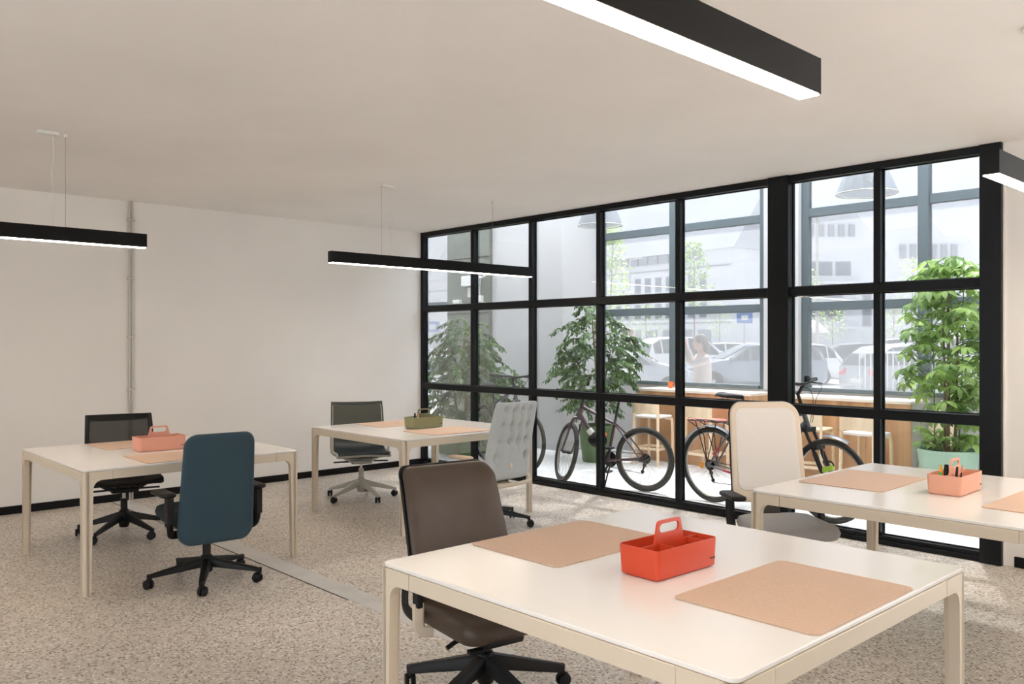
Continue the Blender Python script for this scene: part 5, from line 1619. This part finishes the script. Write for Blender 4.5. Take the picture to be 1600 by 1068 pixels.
front_block('small white gabled building above the umbrella plant', (-65.35, 193.24, GZ), 1.22,
    [(-9, 0), (13, 0), (11.5, 8), (5.6, 20.8), (-9, 20.0)], 14,
    [(-3, 3.6, 12.2, 15.0), (-4, 0, 7.6, 10.4), (1, 4, 7.6, 10.4), (-4, 0, 3.4, 6.2)],
    [(-5, 4.5, 11.0), (-5, 4.5, 6.6)],
    [(-7 + i * 1.9, -6.0 + i * 1.9, 16.6, 19.2) for i in range(6)])

# ------------------------------------------------------------------ street furniture
def lamp_post(x, y, h, label):
    t = thing('lamp_post', label, 'lamp post', (x, y, GZ), 0, 'lamp posts in the car park')
    MB().cyl((0, 0, 0), (0, 0, h), 0.09, 0.05, 10).build('post', 'zinc', t)
    MB().bar((0, 0, h), (0.9, 0, h + 0.05), (0.16, 0.06)).build('lamp_head', 'zinc', t)
    MB().box(-0.2, 0.2, -0.2, 0.2, 0, 0.05).build('base_plate', 'zinc', t)
lamp_post(-23.44, 32.9, 6.4, 'thin lamp post left of the facade window mullion')
lamp_post(-11.03, 31.55, 7.6, 'thin lamp post in front of the balcony building')
rl_ = thing('railing', 'white metal railing with vertical bars by the parked cars', 'railing', (0.0, 14.0, GZ), R(60))
MB().box(-1.1, 1.1, -0.02, 0.02, 1.26, 1.31).build('top_rail', 'white_plastic', rl_)
MB().box(-1.1, 1.1, -0.02, 0.02, 0.16, 0.21).build('bottom_rail', 'white_plastic', rl_)
for k in range(15):
    MB().cyl((-1.05 + k * 0.15, 0, 0.0 if k % 7 == 0 else 0.18), (-1.05 + k * 0.15, 0, 1.28), 0.014, seg=6).build('bar', 'white_plastic', rl_)
ps = thing('parasol', 'white parasol open beyond the parked cars', 'parasol', (-20.0, 48.5, GZ))
MB().lathe([(1.05, 2.15), (1.02, 2.25), (0.5, 2.75), (0.03, 3.05), (0.001, 3.05)], 10, caps=False).build('canopy', 'stool_white', ps)
MB().cyl((0, 0, 0), (0, 0, 3.0), 0.03, seg=8).build('pole', 'zinc', ps)
MB().lathe([(0.3, 0), (0.3, 0.06), (0.05, 0.1)], 16).build('base', 'zinc', ps)
mat('sign_blue', rgb(70, 120, 190), 0.5)
for x, y, z, lab in ((-8.0, 20.3, 2.55, 'blue road sign at the far car park edge by the facade pier'), (-16.95, 13.2, 2.25, 'blue road sign seen through the narrow left window')):
    s_ = thing('road_sign', lab, 'sign', (x, y, GZ), R(47), 'blue road signs')
    MB().box(-0.28, 0.28, -0.015, 0.0, z - 0.35, z + 0.05).build('plate', 'sign_blue', s_)
    MB().cyl((0, 0.03, 0), (0, 0.03, z + 0.05), 0.025, seg=8).build('post', 'zinc', s_)
    MB().box(-0.12, 0.12, -0.02, -0.0155, z - 0.24, z - 0.06).build('sign_mark', 'white_plastic', s_)

# ================================================================== PEOPLE
mat('skin', rgb(224, 184, 164), 0.6)
mat('hair_ash', rgb(120, 108, 98), 0.7)
mat('hair_brown', rgb(120, 88, 70), 0.7)
mat('coat_pale', rgb(222, 208, 200), 0.85)
mat('shirt_white', rgb(228, 228, 230), 0.85)
mat('trousers', rgb(190, 178, 172), 0.85)
mat('shoe', rgb(80, 74, 70), 0.6)
def skin_mesh(name, verts, edges, radii, material, parent, root=0):
    me = bpy.data.meshes.new(name)
    me.from_pydata([tuple(v) for v in verts], edges, [])
    o = bpy.data.objects.new(name, me); COL.objects.link(o); o.parent = parent
    me.materials.append(MATS[material])
    sk = o.modifiers.new('skin', 'SKIN'); sk.use_smooth_shade = True
    lay = me.skin_vertices[0].data if me.skin_vertices else None
    if lay is None:
        bm = bmesh.new(); bm.from_mesh(me); bm.verts.layers.skin.verify(); bm.to_mesh(me); bm.free()
        lay = me.skin_vertices[0].data
    for i, r in enumerate(radii):
        lay[i].radius = r if isinstance(r, tuple) else (r, r)
        lay[i].use_root = (i == root)
    sb = o.modifiers.new('sub', 'SUBSURF'); sb.levels = 2; sb.render_levels = 2
    return o
def person(loc, heading, label, hair_m, top_m, coat_len, armpose, s=1.0):
    t = thing('person', label, 'person', loc, R(heading), None)
    t.scale = (s, s, s)
    # body, facing +x
    vs = [V(0, 0, 0.93), V(0, 0, 1.10), V(0, 0, 1.30), V(0.0, 0, 1.43), V(0.015, 0, 1.50), V(0.03, 0, 1.58), V(0.03, 0, 1.66)]
    rd = [(0.15, 0.11), (0.125, 0.095), (0.15, 0.10), (0.09, 0.07), 0.05, (0.072, 0.085), (0.06, 0.075)]
    ed = [(i, i + 1) for i in range(6)]
    def chain(start, pts, rs):
        prev = start
        for p, r in zip(pts, rs):
            vs.append(Vector(p)); rd.append(r); ed.append((prev, len(vs) - 1)); prev = len(vs) - 1
        return prev
    for sd_ in (-1, 1):
        e = chain(0, [(0.0, sd_ * 0.10, 0.86), (0.02 if sd_ > 0 else -0.05, sd_ * 0.105, 0.47), (0.0 if sd_ > 0 else -0.10, sd_ * 0.105, 0.09), (0.13 if sd_ > 0 else 0.03, sd_ * 0.115, 0.04)], [0.092, 0.058, 0.042, 0.036])
    wr = []
    for sd_, pose in ((-1, armpose[0]), (1, armpose[1])):
        e = chain(3, [(0.0, sd_ * 0.165, 1.40)] + pose, [0.056, 0.042, 0.033, 0.030, 0.022])
        hand = vs[e]; wrist = vs[e - 1]
        d = (hand - wrist).normalized(); side = d.cross(V(0, 0, 1))
        side = side.normalized() if side.length > 0.1 else V(0, 1, 0)
        nrm = side.cross(d).normalized()
        for k, (off, ln) in enumerate(((-0.027, 0.060), (-0.009, 0.070), (0.009, 0.066), (0.027, 0.052))):
            b0 = hand + side * off
            chain(e, [b0 + d * 0.018, b0 + d * (0.018 + ln * 0.5) - nrm * 0.008, b0 + d * (0.018 + ln * 0.9) - nrm * 0.03], [0.0095, 0.0085, 0.0075])
        chain(e - 1, [wrist.lerp(hand, 0.35) + side * 0.030, wrist.lerp(hand, 0.9) + side * 0.052 - nrm * 0.012], [0.010, 0.0085])
        wr.append(hand + d * 0.03)
    body = skin_mesh('body', vs, ed, rd, 'skin', t)
    # face details
    hd = MB()
    hd.ball((0.045, 0, 1.628), (0.092, 0.076, 0.118), 18, 12)
    h = hd.build('head', 'skin', t, sharp=80)
    MB().ball((0.138, 0, 1.615), (0.020, 0.014, 0.022), 8, 6).build('nose', 'skin', h)
    MB().ball((0.126, 0, 1.572), (0.012, 0.024, 0.008), 8, 6).build('mouth', 'tail_red', h)
    for s_ in (-1, 1):
        MB().ball((0.122, s_ * 0.032, 1.640), (0.010, 0.013, 0.009), 8, 6).build('eye', 'ink', h)
        MB().ball((0.040, s_ * 0.078, 1.618), (0.022, 0.010, 0.032), 8, 6).build('ear', 'skin', h)
    hr = MB()
    hr.ball((0.020, 0, 1.662), (0.104, 0.092, 0.108), 18, 12)
    hr.ball((-0.045, 0, 1.560), (0.062, 0.080, 0.130), 14, 10)
    hr.build('hair', hair_m, t, sharp=80)
    # clothes
    prof = [(1.455, 0.060, 0.075), (1.42, 0.10, 0.165), (1.36, 0.125, 0.205), (1.20, 0.135, 0.195), (1.02, 0.135, 0.185), (0.88, 0.155, 0.205), (coat_len, 0.18, 0.23)]
    N = 24; cv = []
    for z, rx, ry in prof:
        for k in range(N):
            a = 2 * PI * k / N
            f = 1 + 0.03 * math.sin(5 * a) * (1.45 - z)
            cv.append((rx * math.cos(a) * f + 0.005, ry * math.sin(a) * f, z))
    cf = [(i * N + k, i * N + (k + 1) % N, (i + 1) * N + (k + 1) % N, (i + 1) * N + k) for i in range(len(prof) - 1) for k in range(N)]
    cf += [tuple((len(prof) - 1) * N + k for k in range(N))]
    MB().add(cv, cf).build('coat', top_m, t, sharp=80)
    for sd_, pose in ((-1, armpose[0]), (1, armpose[1])):
        MB().tube(catmull([(0.0, sd_ * 0.13, 1.405), (0.0, sd_ * 0.185, 1.385), pose[0], Vector(pose[0]).lerp(Vector(pose[1]), 0.85)], 5), [0.075, 0.050], 12).build('sleeve', top_m, t, sharp=80)
    for sd_ in (-1, 1):
        MB().tube(catmull([(0.0, sd_ * 0.09, 0.93), (0.0, sd_ * 0.105, 0.80), (0.02 if sd_ > 0 else -0.05, sd_ * 0.105, 0.47), (0.0 if sd_ > 0 else -0.10, sd_ * 0.105, 0.10)], 5), [0.112, 0.062], 12).build('trouser_leg', 'trousers', t, sharp=80)
        MB().ball((0.05 if sd_ > 0 else -0.05, sd_ * 0.11, 0.04), (0.135, 0.048, 0.042), 12, 8).build('shoe', 'shoe', t)
    return t, wr
p1, hands = person((1.62, 3.60, GZ), 222, 'person in a pale coat raising both arms towards the face', 'hair_ash', 'coat_pale', 0.55,
    ([(0.16, -0.20, 1.36), (0.26, -0.10, 1.56), (0.27, -0.075, 1.61), (0.275, -0.06, 1.65)], [(0.17, 0.20, 1.34), (0.25, 0.12, 1.55), (0.26, 0.09, 1.61), (0.265, 0.075, 1.65)]), 0.93)
person((-0.05, 4.0, GZ), 30, 'person in a white shirt behind the tall weeping fig, brown hair', 'hair_brown', 'shirt_white', 0.80,
    ([(0.03, -0.24, 1.12), (0.14, -0.22, 0.92), (0.17, -0.22, 0.88), (0.20, -0.22, 0.85)], [(-0.02, 0.24, 1.12), (0.06, 0.25, 0.90), (0.08, 0.25, 0.86), (0.10, 0.25, 0.82)]), 0.99)
